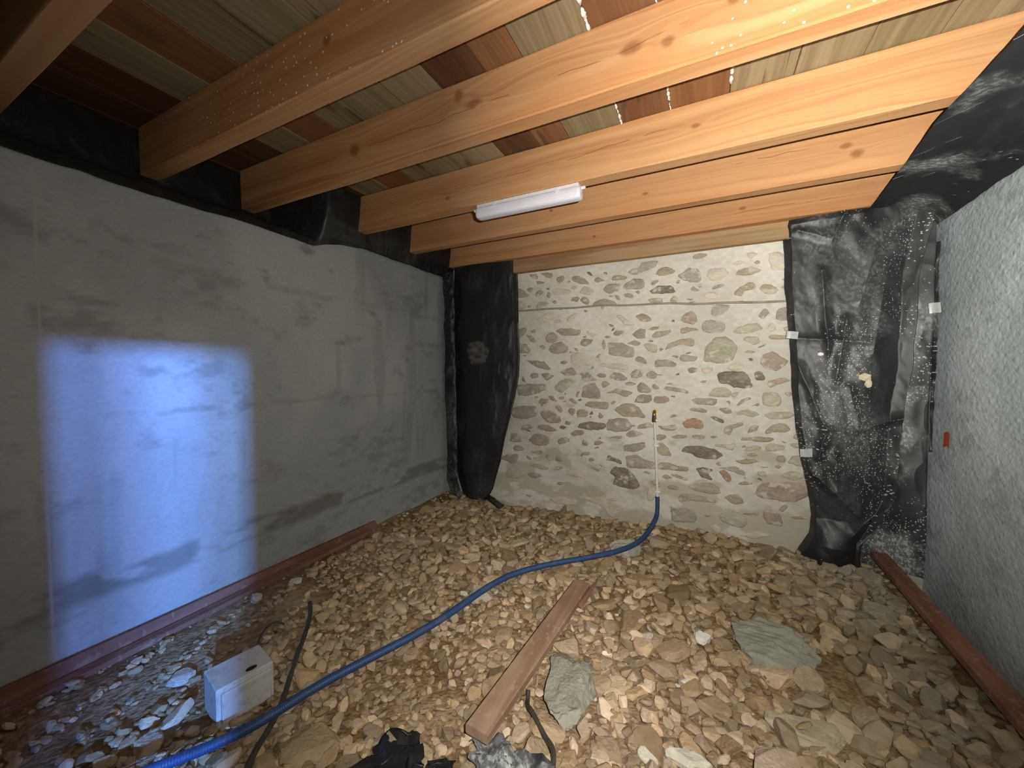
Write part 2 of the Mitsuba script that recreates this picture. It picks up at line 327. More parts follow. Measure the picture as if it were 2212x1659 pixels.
STONES = """
g -1473,723 -1426,700 -1334,634 -1376,625 -1469,633
n -1462,593 -1411,589 -1362,554 -1390,527 -1462,535
n -1275,541 -1237,575 -1170,564 -1163,551 -1258,524
g -1358,693 -1320,702 -1299,681 -1320,658 -1348,673
g -1278,648 -1238,676 -1207,648 -1272,616
b -1334,808 -1258,803 -1258,768 -1293,769
b -1238,810 -1131,801 -1124,769 -1157,761
b -1272,748 -1191,730 -1258,721
b -1092,754 -1034,775 -1021,746 -1059,714 -1088,723
b -970,741 -926,757 -871,736 -822,681 -877,689 -945,711
d -841,774 -822,778 -792,739 -828,755
d -713,762 -687,754 -686,742 -704,747
g -780,720 -745,723 -698,697 -774,688
b -652,695 -635,728 -539,712 -528,696 -572,687
g -523,744 -490,762 -442,757 -431,800 -358,804 -316,796 -331,760 -457,719 -484,711
g -560,618 -550,651 -484,686 -414,676 -403,631 -429,608
g -715,621 -674,663 -583,660 -588,621 -651,592
l -904,621 -858,670 -785,627 -797,593
l -1131,666 -1052,664 -969,644 -976,621 -1104,620
g -969,657 -951,679 -913,666 -919,652
d -1187,683 -1157,677 -1160,665
g -1180,621 -1170,645 -1150,643 -1150,599 -1170,598
b -969,560 -963,590 -900,584 -906,555
b -897,566 -870,588 -833,573 -821,519 -869,534
b -802,506 -773,539 -702,556 -639,534 -604,508 -684,500
b -625,573 -605,577 -576,546 -599,539
b -554,561 -549,583 -488,572 -488,541
b -478,588 -445,593 -445,574
g -1127,567 -1104,577 -1091,558 -1117,551
g -1355,553 -1320,544 -1341,533
l -1264,433 -1196,454 -1183,478 -1130,462 -1136,431 -1156,395 -1257,414
l -1123,394 -1077,428 -1045,395
l -1009,418 -981,434 -918,466 -912,442 -993,392
l -609,417 -581,426 -541,390 -464,340 -541,344
b -465,408 -416,424 -384,403 -347,373 -400,359 -443,378
b -666,362 -620,337 -648,338
g -1462,347 -1376,366 -1354,349 -1404,293 -1454,269
b -1368,305 -1305,289 -1271,237 -1312,242
b -1326,328 -1285,346 -1285,314
b -1103,325 -1064,344 -899,327 -886,303 -923,280 -1038,288
r -1189,272 -1162,309 -1123,316 -1083,287 -1096,238 -1142,224 -1182,238
g -1155,165 -1149,208 -1063,237 -992,192 -998,149 -1115,139
b -898,213 -874,248 -783,245 -818,205 -861,194
b -717,213 -700,242 -690,166 -705,157
g -665,217 -573,209 -473,166 -483,98 -578,111 -661,124
g -631,286 -614,305 -546,299 -568,277 -619,265
g -488,274 -447,306 -396,309 -398,237 -458,244
b -528,202 -474,225 -425,210 -441,185
g -1454,230 -1375,225 -1326,175 -1347,150 -1447,159
b -1243,205 -1216,217 -1189,184 -1216,179
l -973,100 -948,142 -867,140 -787,73 -805,44 -909,38 -966,63
b -764,109 -728,132 -740,96
b -472,81 -451,109 -413,97 -378,49 -412,58
b -942,178 -923,181 -910,153
b -874,266 -843,277 -849,262
l -849,307 -819,317 -813,294 -747,285 -801,269
g -1368,89 -1305,82 -1202,74 -1135,5 -1195,8 -1305,50
b -1062,60 -1030,85 -992,66 -1011,54
l -733,40 -704,63 -657,45 -594,56 -505,38 -521,4 -628,13
r -1059,-14 -966,23 -934,5 -915,-35 -1010,-38
g -878,-56 -835,-13 -756,-78 -871,-83
g -656,-54 -628,-13 -565,-24 -520,-64 -576,-79
b -504,-24 -450,13 -411,-29 -427,-52 -487,-53
b -385,-24 -348,-1 -311,-23 -316,-57 -368,-52
g -1333,-47 -1305,-18 -1256,-27 -1249,-59 -1319,-66
g -1225,-27 -1168,-24 -1114,-42 -1181,-83
g -762,-37 -727,-19 -680,-37 -697,-60
n -1114,-145 -1062,-88 -984,-63 -921,-86 -984,-130 -1048,-187
b -1411,-80 -1396,-47 -1368,-105
g -1454,-126 -1368,-118 -1195,-112 -1181,-153 -1249,-186 -1346,-214 -1440,-214
b -924,-208 -908,-168 -893,-165 -911,-211
g -877,-213 -865,-128 -774,-97 -732,-167 -734,-220
b -723,-108 -697,-81 -650,-101 -702,-137
b -542,-99 -509,-84 -454,-98 -476,-112
g -448,-120 -416,-83 -351,-146 -356,-166 -442,-160
b -690,-178 -598,-140 -480,-166 -536,-202 -621,-164
b -471,-237 -431,-182 -351,-180 -345,-230 -425,-241
b -1252,-276 -1235,-237 -1160,-240 -1180,-279
b -1167,-212 -1134,-205 -1084,-257 -1127,-252
b -1068,-231 -1048,-212 -1019,-217 -1035,-236
r -987,-238 -946,-224 -911,-266 -952,-261
b -852,-278 -821,-247 -661,-247 -678,-304 -785,-294
b -646,-252 -620,-234 -603,-239 -626,-258
b -614,-304 -574,-267 -507,-247 -452,-268 -386,-344 -402,-356 -457,-342 -545,-353
g -1513,-378 -1491,-331 -1432,-309 -1283,-302 -1255,-333 -1283,-392 -1375,-414 -1476,-409
r -1235,-358 -1207,-337 -1140,-331 -1054,-386 -1054,-427 -1146,-435 -1200,-407
b -1100,-298 -1067,-290 -1031,-335 -1054,-346
b -993,-327 -964,-301 -926,-324 -951,-371
b -920,-324 -876,-313 -824,-325 -833,-368 -907,-372
d -811,-343 -790,-321 -778,-341 -802,-351
b -742,-357 -730,-327 -703,-361 -718,-377
b -1418,-508 -1389,-476 -1339,-467 -1297,-487 -1403,-513
r -1255,-487 -1248,-458 -1160,-458 -1080,-494 -1146,-508
g -1015,-434 -1002,-408 -963,-424 -976,-441
d -1057,-474 -1047,-448 -995,-466 -1034,-478
d -910,-452 -888,-426 -814,-406 -748,-411 -682,-413 -682,-443 -735,-467 -826,-467 -894,-463
g -673,-460 -665,-377 -619,-374 -523,-366 -483,-424 -516,-460 -589,-469
b -442,-438 -434,-409 -354,-387 -317,-418 -396,-429
g -524,-496 -511,-460 -450,-456 -398,-475 -504,-509
g -1524,-625 -1509,-551 -1461,-544 -1403,-615
b -1342,-597 -1297,-548 -1248,-531 -1159,-550 -1152,-607 -1193,-630 -1289,-631
r -966,-511 -931,-487 -850,-475 -862,-512 -950,-534
b -1079,-576 -1001,-541 -969,-573 -1066,-612
b -652,-523 -618,-506 -555,-504 -566,-525 -606,-519
b -865,-555 -819,-566 -825,-603 -862,-600
b -773,-587 -758,-549 -687,-561 -746,-584
g -540,-613 -537,-566 -471,-560 -395,-534 -384,-570 -454,-613
g -1494,-683 -1468,-654 -1396,-660 -1389,-689 -1476,-701
b -1324,-696 -1220,-680 -1210,-701 -1254,-712
g -1618,-789 -1573,-750 -1439,-730 -1461,-812 -1505,-817 -1565,-790
b -1367,-730 -1303,-756 -1338,-766
b -1182,-712 -1159,-696 -1132,-751 -1165,-748
b -1098,-741 -1079,-695 -1033,-753
b -874,-663 -806,-650 -818,-675 -861,-680
b -821,-712 -800,-692 -769,-707 -800,-728
d -674,-703 -657,-659 -616,-673 -559,-696 -558,-726 -616,-697
g -523,-652 -442,-641 -393,-667 -324,-677 -307,-726 -519,-741
n -1324,-817 -1254,-790 -1158,-818 -1172,-838 -1254,-828
n -1121,-826 -1072,-789 -1019,-798 -1072,-823
n -1558,-944 -1528,-853 -1403,-836 -1367,-887 -1432,-938
g -1349,-892 -1317,-875 -1233,-878 -1219,-902 -1303,-919
l -1006,-856 -974,-809 -904,-795 -841,-867 -917,-858
b -733,-745 -703,-736 -679,-763
b -793,-770 -715,-779 -745,-800
b -398,-765 -366,-747 -339,-769
g -327,72 -302,77 -230,74 -179,49 -194,25 -275,36 -322,25
g -160,81 -145,110 -48,101 -53,69 -130,65
l 138,10 155,46 221,46 239,15 183,0
r 328,45 336,94 365,113 405,122 426,93 483,63 468,44 416,0 358,15
d 82,-31 102,-10 165,-7 244,-10 289,-110 224,-119 171,-107 140,-87 95,-88
d 291,-15 333,-5 355,-57 309,-65
b 372,-69 397,-64 457,-44 494,-67 450,-78 381,-113
r -110,6 -86,22 -42,16 -47,-5 -90,-21
l -23,0 -14,19 51,21 56,-5 10,-21
d -186,-32 -168,-16 -163,-32
b -341,-111 -331,-91 -291,-129 -325,-138
b -265,-132 -248,-115 -152,-127 -103,-144 -95,-168 -172,-149 -227,-145
b -250,-98 -228,-90 -202,-100
n 27,-178 63,-125 118,-113 168,-143 150,-179
n 159,-174 181,-148 214,-147 195,-178
g -82,-208 -58,-197 8,-194 83,-197 60,-245 14,-236 -38,-238
r -332,-205 -319,-191 -283,-190 -242,-186 -221,-224 -277,-237 -324,-233
b -216,-185 -191,-179 -186,-193
b 196,-234 252,-179 282,-180 278,-196 243,-202 218,-236
n 343,-193 349,-144 419,-142 452,-199 433,-230 350,-228
b 463,-146 487,-135 507,-147 488,-169
b 135,-211 155,-208 160,-228
b 283,-236 329,-216 329,-229
r 95,-270 111,-253 165,-261 170,-292 130,-294
g -86,-283 -72,-264 19,-273 24,-289 0,-295
n 197,-301 218,-269 266,-262 335,-289 293,-311 245,-298
n 358,-292 389,-276 486,-264 522,-284 483,-313 389,-316
b -217,-339 -189,-315 -169,-325 -199,-340
o -138,-383 -114,-355 -71,-339 -23,-344 2,-390 -17,-410 -75,-401 -109,-411
d 41,-325 61,-316 126,-341 122,-364 62,-339
b -301,-405 -239,-406 -193,-389 -168,-418 -208,-437 -269,-433
b 127,-429 140,-381 233,-350 242,-370 163,-398 168,-442
b 265,-419 285,-372 328,-364 311,-400
b 367,-421 374,-381 443,-342 492,-358 496,-387 481,-401 432,-394
b 549,-369 554,-311 577,-305 586,-371
b 519,-429 528,-405 564,-407 560,-436 533,-445
b 226,-473 239,-446 274,-454 308,-441 412,-440 401,-464 334,-474 300,-464
b -336,-508 -310,-478 -248,-468 -243,-495 -294,-513
b -210,-481 -167,-464 -103,-462 -117,-485 -187,-490
b -76,-471 -64,-456 10,-451 8,-475 -59,-483
b 36,-462 64,-455 87,-461 64,-470
n 67,-523 79,-509 138,-511 196,-491 192,-527 166,-545 138,-527
n 245,-540 271,-510 334,-499 348,-521 288,-539
n 369,-531 372,-496 393,-479 478,-487 463,-517
n 494,-480 514,-464 573,-478 542,-495
b -309,-545 -263,-527 -232,-566 -200,-618 -256,-624 -298,-605
d -136,-584 -112,-541 -24,-531 70,-549 126,-580 107,-593 80,-616 -23,-616 -72,-589
b 263,-567 297,-553 331,-562 289,-572
r 425,-570 464,-552 476,-590 444,-593
n 489,-593 516,-551 597,-538 607,-610 541,-607
b 198,-614 224,-604 311,-592 336,-605 247,-632
b 81,-643 99,-630 109,-658
b -297,-729 -292,-678 -230,-671 -164,-691 -90,-688 -99,-722 -209,-721
b 424,-625 441,-613 453,-627 437,-636
b 450,-457 482,-464 470,-470
b -327,701 -305,737 -254,749 -193,710 -223,695 -304,688
g -183,674 -144,694 -115,720 -48,707 -33,632 -51,616 -138,635
l 2,659 27,698 104,694 140,654 83,620 42,617
b 178,645 193,673 270,682 325,658 279,634 193,636
l 360,760 425,756 462,694 475,655 435,645 387,646 365,707
l 238,782 306,768 256,738
b -85,781 -78,812 7,803 -16,780
l 148,714 179,730 222,727 222,712 162,705
b 280,712 299,717 320,707 295,698
d -370,585 -308,617 -222,609 -191,558 -246,560 -344,564
b -368,640 -329,660 -304,650 -345,624
g -101,576 -80,590 -32,554 -60,551
g 33,563 47,575 106,592 111,576 52,557
l -12,526 20,544 89,517 85,492 2,502
b -380,525 -323,529 -276,522 -286,496 -369,500
b -233,513 -206,532 -171,513 -190,483 -225,496
b -127,507 -78,503 -97,494
b 165,521 204,557 263,586 302,548 281,535 217,531 218,491 187,504
b 315,532 327,560 381,555 418,522 406,499 357,499
n 433,583 456,595 484,597 486,568
b 431,535 449,543 465,534 450,526
g 32,388 45,439 90,456 149,436 109,393 64,371
r -154,358 -125,409 -82,417 -52,362 -66,321 -105,333
b -160,272 -153,299 -95,304 -32,282 -104,280 -143,255
g -21,308 -5,344 46,348 119,326 124,285 93,256 -4,265
n 169,263 200,292 298,316 345,274 286,257 200,246
g 306,360 346,407 368,376 344,336
g 409,334 420,401 504,400 511,328 430,324
l 365,278 385,312 410,286 403,257 370,259
n 443,279 510,276 507,257 459,254
b 369,219 387,233 507,219 504,202 379,204
n 227,205 240,224 304,224 330,186 288,173
r 309,152 359,176 355,166 326,152
b 233,124 259,134 306,123 259,116
b -351,253 -320,285 -213,291 -247,260 -324,241
b -254,146 -241,189 -152,224 -79,226 -69,184 -88,166 -137,191 -206,177
b -378,304 -336,319 -289,322 -330,296
b -377,221 -334,219 -350,206
n -408,188 -366,204 -313,175 -318,131 -370,143
N -3,66 3,155 62,221 121,234 170,197 196,145 181,105 164,65 88,53
d -42,-697 -5,-681 61,-690 61,-702 26,-718 67,-759 1,-755
g 96,-675 208,-654 256,-690 257,-712 184,-687
o 96,-698 131,-682 170,-717 176,-750 152,-767 131,-733
b 212,-768 253,-751 304,-750 295,-762 224,-775
b -268,-777 -240,-762 -196,-780 -234,-788
b -212,-758 -163,-752 -88,-778 -114,-788
b -236,-849 -200,-835 -140,-845 -151,-858 -211,-863
g -92,-826 -56,-806 47,-787 98,-806 111,-850 54,-858 -55,-850
r 317,-820 341,-762 368,-744 488,-726 582,-719 620,-745 604,-789 542,-838 508,-846 379,-844 333,-840
b -161,-919 -129,-885 -2,-884 95,-904 85,-920 19,-921 -70,-923 -144,-949
b 139,-874 177,-846 235,-854 255,-896 198,-911
n 452,-682 495,-653 530,-649 593,-670 539,-701 487,-702
n 321,-682 371,-665 372,-700 345,-701
b 448,-909 482,-869 495,-880 466,-922
g -207,-980 -193,-1005 -85,-990 -31,-1029 -52,-1079 -191,-1098
n 104,-1011 155,-946 237,-972 271,-1005 263,-1057 210,-1066 122,-1037
b 242,-968 294,-957 345,-953 336,-963 275,-971
r 360,-929 376,-921 439,-927 476,-991 459,-1015 392,-1011 368,-977
b 514,-944 616,-929 608,-941 527,-955
l 231,-1119 315,-1075 379,-1074 407,-1085 316,-1125
b -347,-824 -313,-813 -261,-855 -306,-855
l -364,-881 -318,-869 -295,-902 -328,-962 -363,-974
n 343,-638 384,-636 362,-644
b 15,-1015 56,-1014 31,-1030
l 47,-1085 102,-1075 123,-1128 73,-1121
d -646,-798 -615,-747 -517,-751 -462,-801 -423,-865 -455,-897 -533,-899 -626,-879 -596,-824
b -1090,-941 -1054,-916 -1019,-935 -1068,-948
l -1155,-1074 -1068,-1041 -907,-1057 -934,-1095 -1082,-1105
l -900,-1023 -670,-995 -526,-1050 -637,-1152 -701,-1071
l -676,-1009 -607,-992 -557,-1004
l -1207,-977 -1170,-952 -1140,-975
b -1366,-1071 -1297,-1075 -1335,-1087
"""

# ------------------------------------------------------------------ the setting
XL, XR, YB, YR, ZC = -2.16, 1.14, 3.0, -0.55, 1.15

def wall_bow(x, z):
    """unevenness of the rendered stone wall, towards the room"""
    p = np.stack([np.asarray(x) * 2.1, np.asarray(z) * 0 + 1.7, np.asarray(z) * 2.1], -1)
    return 0.022 * (meshkit.fbm(p, 3, 4) - 0.5)

def back(u, v):
    x, z = XL - .1 + u * (XR - XL + .2), -1.45 + v * (ZC + 1.45 + .1)
    return np.stack([x, YB - wall_bow(x, z), z], 1)
struct('wall_back')
put('wall_back', grid(150, 110, back), 'mat_mortar', True)

def wall_stone(pts, tone, seed):
    rng = np.random.default_rng(seed)
    poly = np.array(pts, float)
    c = poly.mean(0)
    per = np.linalg.norm(np.diff(np.vstack([poly, poly[:1]]), axis=0), axis=1)
    t = np.concatenate([[0], np.cumsum(per)])
    n = int(np.clip(t[-1] / .016, 10, 40))
    s = np.linspace(0, t[-1], n, endpoint=False)
    loop = np.vstack([poly, poly[:1]])
    q = np.stack([np.interp(s, t, loop[:, k]) for k in (0, 1)], 1)
    q = .6 * q + .2 * np.roll(q, 1, 0) + .2 * np.roll(q, -1, 0)
    out = (q - c) / np.maximum(np.linalg.norm(q - c, axis=1, keepdims=True), 1e-6)
    q = q + out * (.003 + (rng.random((n, 1)) - .5) * .008)
    proud = .003 + .004 * rng.random()
    V = []
    for f, d in ((1.03, -.004), (1.0, proud * .7), (.86, proud + .002), (.45, proud + .004)):
        w = c + (q - c) * f
        dd = d + (rng.random(n) - .5) * .0035 * (f < .99)
        V.append(np.stack([w[:, 0], YB - wall_bow(w[:, 0], w[:, 1]) - dd, w[:, 1]], 1))
    V.append(np.array([[c[0], YB - wall_bow(c[:1], c[1:])[0] - proud - .004, c[1]]]))
    V = np.vstack(V)
    F = []
    for k in range(3):
        for i in range(n):
            j = (i + 1) % n
            a, b = k * n, (k + 1) * n
            F += [[a + i, a + j, b + j], [a + i, b + j, b + i]]
    F += [[3 * n + i, 3 * n + (i + 1) % n, 4 * n] for i in range(n)]
    put(numbered('wall_back__stone'), (V, np.array(F)), 'mat_stone_' + {'N': 'green'}.get(tone, tone), True)

for i, line in enumerate(STONES.strip().split('\n')):
    t = line.split()
    wall_stone([[float(a) / 1000 for a in q.split(',')] for q in t[1:]], t[0], 100 + i)

from shapely.geometry import Polygon, Point
_polys = [Polygon([[float(a) / 1000 for a in q.split(',')] for q in t.split()[1:]]).buffer(.012) for t in STONES.strip().split('\n')]
_rng = np.random.default_rng(5)
_n = 0
while _n < 44:
    x, z = -1.4 + 2.0 * _rng.random(), -.75 + 1.5 * _rng.random()
    pt = Point(x, z)
    if any(q.contains(pt) for q in _polys): continue
    w, hh = .010 + .014 * _rng.random(), .005 + .006 * _rng.random()
    _polys.append(pt.buffer(.05))
    a = np.sort(_rng.random(6)) * 2 * np.pi
    wall_stone(np.stack([x + w * np.cos(a), z + hh * np.sin(a) + .3 * w * np.cos(a) * (_rng.random() - .5)], 1), 'bgdb'[_n % 4], 700 + _n)
    _n += 1

def side(x, sgn, seed):
    def f(u, v):
        y, z = YR - .1 + u * (YB - YR + .2), -1.45 + v * (ZC + 1.45 + .1)
        q = np.stack([y * 0 + seed, y * 1.6, z * 1.6], 1)
        return np.stack([x + sgn * .010 * (meshkit.fbm(q, 3, seed) - .5), y, z], 1)
    return f
def wall_head(y): return np.interp(y, [-1, 1.58, 1.66, 1.95, 2.25, 3], [.755, .765, .80, .85, .885, .89])
def left(u, v):
    p = side(XL, 1, 3)(u, v)
    top = wall_head(p[:, 1]) + .012
    p[:, 2] = np.where(v > .97, top, -1.45 + v / .9565 * (top + 1.45))
    p[:, 0] = np.where(v > .97, XL - .42 * (v - .97) / .03, p[:, 0])
    return p
struct('wall_left')
lw = trimesh.Trimesh(*grid(90, 70, left), process=False)
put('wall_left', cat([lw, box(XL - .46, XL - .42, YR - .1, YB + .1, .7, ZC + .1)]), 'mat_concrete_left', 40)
struct('wall_right'); put('wall_right', grid(90, 70, side(XR, -1, 6)), 'mat_concrete_right', True)

# rear wall behind the viewer, with the low doorway the daylight comes through
DX0, DX1, DZ = 0.320, 0.696, 0.158
struct('wall_rear')
put('wall_rear', cat([box(XL - .1, DX0, YR - .04, YR, -1.45, ZC + .1), box(DX1, XR + .1, YR - .04, YR, -1.45, ZC + .1), box(DX0, DX1, YR - .04, YR, DZ, ZC + .1)]), 'mat_concrete_rear')
# passage behind it: an end wall and an unseen two-pane window sized to throw the blue patch
S = np.array([1.62, -1.10, .185])
to = np.array([-2.16, .92, -.35]) - S; to[2] = 0; to /= np.linalg.norm(to)
sx = np.array([-to[1], to[0], 0])
AX = np.stack([sx, [0, 0, 1], to], 1)
struct('wall_passage')
wp = cat([box(-.8, .8, -1.6, 1.1, -.14, -.06)])
put('wall_passage', orient(wp, *S, AX), 'mat_concrete_rear')
fr = cat([box(-.05, .10, -.05, -.022, -.06, 0), box(-.05, .10, .022, .05, -.06, 0), box(-.05, -.02, -.022, .022, -.06, 0), box(.072, .10, -.022, .022, -.06, 0), box(.019, .033, -.022, .022, -.06, 0)])
struct('window_1')
put('window_1__added_light_fin', orient(box(.0705, .080, -.30, .30, -.06, .60), *S, AX), 'mat_concrete_rear')  # added unseen fin, trims the light of the second pane
put('window_1__frame', orient(fr, *S, AX), 'mat_box')
for i, (a, b, c) in enumerate(((-.017, .017, DAY_A), (.035, .069, DAY_B))):
    v = np.array([[a, -.02, -.03], [b, -.02, -.03], [b, .02, -.03], [a, .02, -.03]]) @ AX.T + S
    put('window_1__pane' + ('_001' if i else ''), (v, np.array([[0, 1, 2], [0, 2, 3]])), 'mat_box',
        emitter={'type': 'area', 'radiance': {'type': 'rgb', 'value': c}, 'sampling_weight': .8})

# ceiling: a dark subfloor, and the planks under it one by one
struct('ceiling'); put('ceiling', box(XL - .46, XR + .1, YR - .1, YB + .1, ZC + .03, ZC + .05), 'mat_plank_3')
EDGES = [-2.62, -2.43, -2.225, -2.017, -1.80, -1.592, -1.39, -1.188, -.981, -.772, -.618, -.366, -.153, .075, .294, .502, .705, .92, 1.2]
TONES = [3, 3, 3, 0, 2, 0, 0, 1, 3, 2, 0, 4, 2, 1, 1, 0, 1, 1]
for i, (a, b) in enumerate(zip(EDGES[:-1], EDGES[1:])):
    g = [.002, .0035, .002][i % 3]
    dz = R.random() * .005
    m = rounded_bar(YB - YR + .1, b - a - g, .026, .0025, 24, .0015, i)
    m.apply_transform(np.array([[0, 1, 0, (a + b) / 2], [1, 0, 0, (YB + YR) / 2], [0, 0, -1, ZC + .013 + dz], [0, 0, 0, 1]], float))
    m.invert() if m.volume < 0 else None
    put(numbered('ceiling__plank'), m, f'mat_plank_{TONES[i]}', 40)

def gap_light_strip(x, y0, y1, w, seed):
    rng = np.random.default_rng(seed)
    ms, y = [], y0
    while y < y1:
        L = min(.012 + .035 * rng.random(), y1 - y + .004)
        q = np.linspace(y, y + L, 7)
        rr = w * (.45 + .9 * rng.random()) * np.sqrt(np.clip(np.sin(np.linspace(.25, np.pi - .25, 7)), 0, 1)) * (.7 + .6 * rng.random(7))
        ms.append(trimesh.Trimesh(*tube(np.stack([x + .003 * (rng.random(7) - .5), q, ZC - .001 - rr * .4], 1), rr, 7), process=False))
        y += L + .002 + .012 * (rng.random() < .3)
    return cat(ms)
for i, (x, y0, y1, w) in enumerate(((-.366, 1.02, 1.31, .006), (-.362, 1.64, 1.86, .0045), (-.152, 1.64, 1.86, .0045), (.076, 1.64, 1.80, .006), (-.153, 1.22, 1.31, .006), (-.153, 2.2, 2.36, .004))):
    put(numbered('ceiling__gap_light_seam'), gap_light_strip(x, y0, y1, w, i), 'mat_plaster_and_gap_light', True)  # white strips painted in place of light leaking through the plank gaps
labels['ceiling__gap_light_seam'] = {'label': 'white strip painted in for light leaking between two planks'}

JOISTS = [(.37, 'dark pine joist nearest the viewer above the left of the room'), (.87, 'spatter-flecked pine joist, second from the viewer, its face freckled with plaster on the left'),
          (1.31, 'knotty orange pine joist, third from the viewer, with white plaster specks at its lit end'), (1.86, 'orange pine joist with a long drying crack that carries the tube lamp'),
          (2.36, 'orange pine joist just behind the tube lamp, second from the stone wall'), (2.87, 'orange pine joist farthest back, above the ledger board on the stone wall')]
for i, (y, lab) in enumerate(JOISTS):
    k = thing('ceiling_joist', lab, 'joist')
    x0 = [-2.41, -2.41, -2.40, -2.10, -2.125, -2.11][i]
    x1 = 1.10
    m = rounded_bar(x1 - x0, .075, .222, .005, 60, .0035, 20 + i)
    m.apply_translation([(x0 + x1) / 2, y + .0375, .928 + .111])
    put(k, m, 'mat_joist', 35)

k = thing('ledger_board', 'dull brown ledger board fixed along the top of the stone wall', 'board')
m = rounded_bar(2.75, .055, .20, .004, 60, .004, 77); m.apply_translation([-.35, 2.958, .823 + .10])
put(k, m, 'mat_ledger', 35)

# ------------------------------------------------------------------ black plastic sheeting
def ns(*a, seed=0, oct=3):
    return meshkit.fbm(np.stack(a, -1), oct, seed) - .5

def interp_z(z, zs, xs):
    return np.interp(z, np.array(zs)[::-1], np.array(xs)[::-1])

# left corner: broad face in front of the stone wall
LZ = [.93, .88, .60, .30, .12, -.05, -.28, -.56, -.80, -1.05, -1.13]
LX = [-1.435, -1.432, -1.425, -1.413, -1.404, -1.415, -1.462, -1.535, -1.59, -1.665, -1.71]
def lsheet(u, v):
    z = -1.15 + v * (1.12 + 1.15 - .03)
    xr = interp_z(z, LZ, LX)
    xl = -2.045 + .02 * ns(z * 4, z * 0, z * 0 + 2, seed=3) + np.interp(z, [-1.15, -1.0, -.8], [.09, .03, 0])
    x = xl + u * (xr - xl)
    y = 2.925 - .035 * np.sin(np.pi * u) - .05 * ns(x * 3.2, z * 1.3, z * 0, seed=5) - .018 * ns(x * 11, z * 5, z * 0, seed=8) + .035 * (u > .97)
    return np.stack([x, y, z], 1)
k = thing('plastic_sheet', 'matt black plastic sheet with a pale round smudge, hung in the left corner', 'plastic sheet')
put(k, sheet(70, 110, lsheet), 'mat_plastic', True)
def lroll(u, v):
    z = -1.14 + v * 2.02
    a = -.2 + u * 2.5
    rr = .062 + .022 * ns(z * 5, u * 3, z * 0, seed=11) + .012 * ns(z * 22, u * 9, z * 0, seed=12)
    xo = np.interp(z, [-1.14, -1.0, .9], [.085, .035, .0])
    return np.stack([-2.075 + xo - rr * np.cos(a) * 1.35, 2.925 - rr * np.sin(a) * 1.3, z], 1)
k = thing('plastic_sheet', 'narrow crumpled glossy roll of black plastic between the left concrete wall and the smudged sheet', 'plastic sheet')
put(k, sheet(24, 150, lroll), 'mat_plastic_dusty', True)

# drape along the head of the left wall, around the joist ends
def ldrape(u, v):
    y = YR + .02 + u * (2.93 - YR)
    zb = wall_head(y) + .024 * ns(y * 5, y * 0, y * 0, seed=2)
    # in front of y = 1.6 the sheet lies back over the head of the wall, beyond that it hangs just behind the joist ends
    back = np.interp(y, [-1, 1.50, 1.62, 3], [1, 1, 0, 0])
    s = v
    z0 = np.interp(s, [0, .45, .72, 1], [1.145, .93, .84, 0]) * (s < .9999)
    z0 = np.where(s > .72, .84 + (zb - .84) * (s - .72) / .28, np.interp(s, [0, .45, .72], [1.145, .95, .84]))
    x0 = np.interp(s, [0, .45, .72, 1], [-2.05, -2.075, -2.115, -2.146])
    zr = np.interp(s, [0, .40, .62], [1.145, .93, .815])
    zr = np.where(s > .62, np.where(s < .9, .815, .815 + (zb - .815) * (s - .9) / .1), zr)
    xr = np.interp(s, [0, .40, .62, .9, 1], [-2.44, -2.44, -2.40, -2.165, -2.144])
    x = x0 + (xr - x0) * back + (.03 * ns(y * 5, z0 * 6, y * 0, seed=21) + .012 * ns(y * 18, z0 * 14, y * 0, seed=22)) * np.clip((1 - s) * 5, 0, 1)
    z = z0 + (zr - z0) * back + .02 * ns(y * 6, x * 6, y * 0, seed=23) * back * np.clip((1 - s) * 6, 0, 1)
    return np.stack([x, y, z], 1)
k = thing('plastic_sheet', 'black plastic sheet draped along the head of the left wall behind the joist ends', 'plastic sheet')
put(k, sheet(220, 40, ldrape), 'mat_plastic', True)

# right: soffit wrapped in plastic along the head of the right wall
def rsoff(u, v):
    y = YR + .02 + u * (2.93 - YR)
    xl = .752 + .075 * np.clip((y - 2.0) / .9, 0, 1) + .012 * ns(y * 4, y * 0, y * 0, seed=31)
    t = v
    x = xl + (1.128 - xl) * (1 - (1 - t) ** 1.25)
    zr = .80 + .03 * np.clip((2.8 - y) / .6, 0, 1.3)
    z = .920 + (zr - .920) * t ** 2.1 + (.018 * ns(y * 4, t * 5, y * 0, seed=32) + .010 * ns(y * 13, t * 12, y * 0, seed=33)) * np.clip(t * 4, 0, 1)
    z = np.minimum(z, .921)
    return np.stack([x, y, z], 1)
k = thing('plastic_sheet', 'black plastic wrapped along the head of the right wall under the joist ends', 'plastic sheet')
put(k, sheet(170, 34, rsoff), 'mat_plastic_soffit', True)

# right corner: a dusty sheet behind, a glossier one in front of it with a loose right edge
def rback(u, v):
    z = -1.17 + v * (.90 + 1.17)
    x = .62 + u * (1.122 - .62)
    y = 2.965 - .02 * ns(x * 5, z * 3, z * 0, seed=41) * 2 - .03 * np.clip((u - .8) / .2, 0, 1)
    return np.stack([x, y, z], 1)
k = thing('plastic_sheet', 'dust-grey plastic sheet in the right corner, behind the loose edge of the black one', 'plastic sheet')
put(k + '__film', sheet(50, 110, rback), 'mat_plastic_grey', True)
def redge(u, v):
    z = -.45 + v * 1.15
    w = .002 + .020 * np.clip(ns(z * 16, z * 0, z * 0, seed=47) * 2 + .35, 0, 1)
    return np.stack([1.118 + .012 * u + 0 * z, 2.925 - w * u - .01 * ns(z * 9, u, z * 0, seed=48), z], 1)
put(k + '__torn_edge', sheet(5, 120, redge, .0015), 'mat_plastic_grey', True)
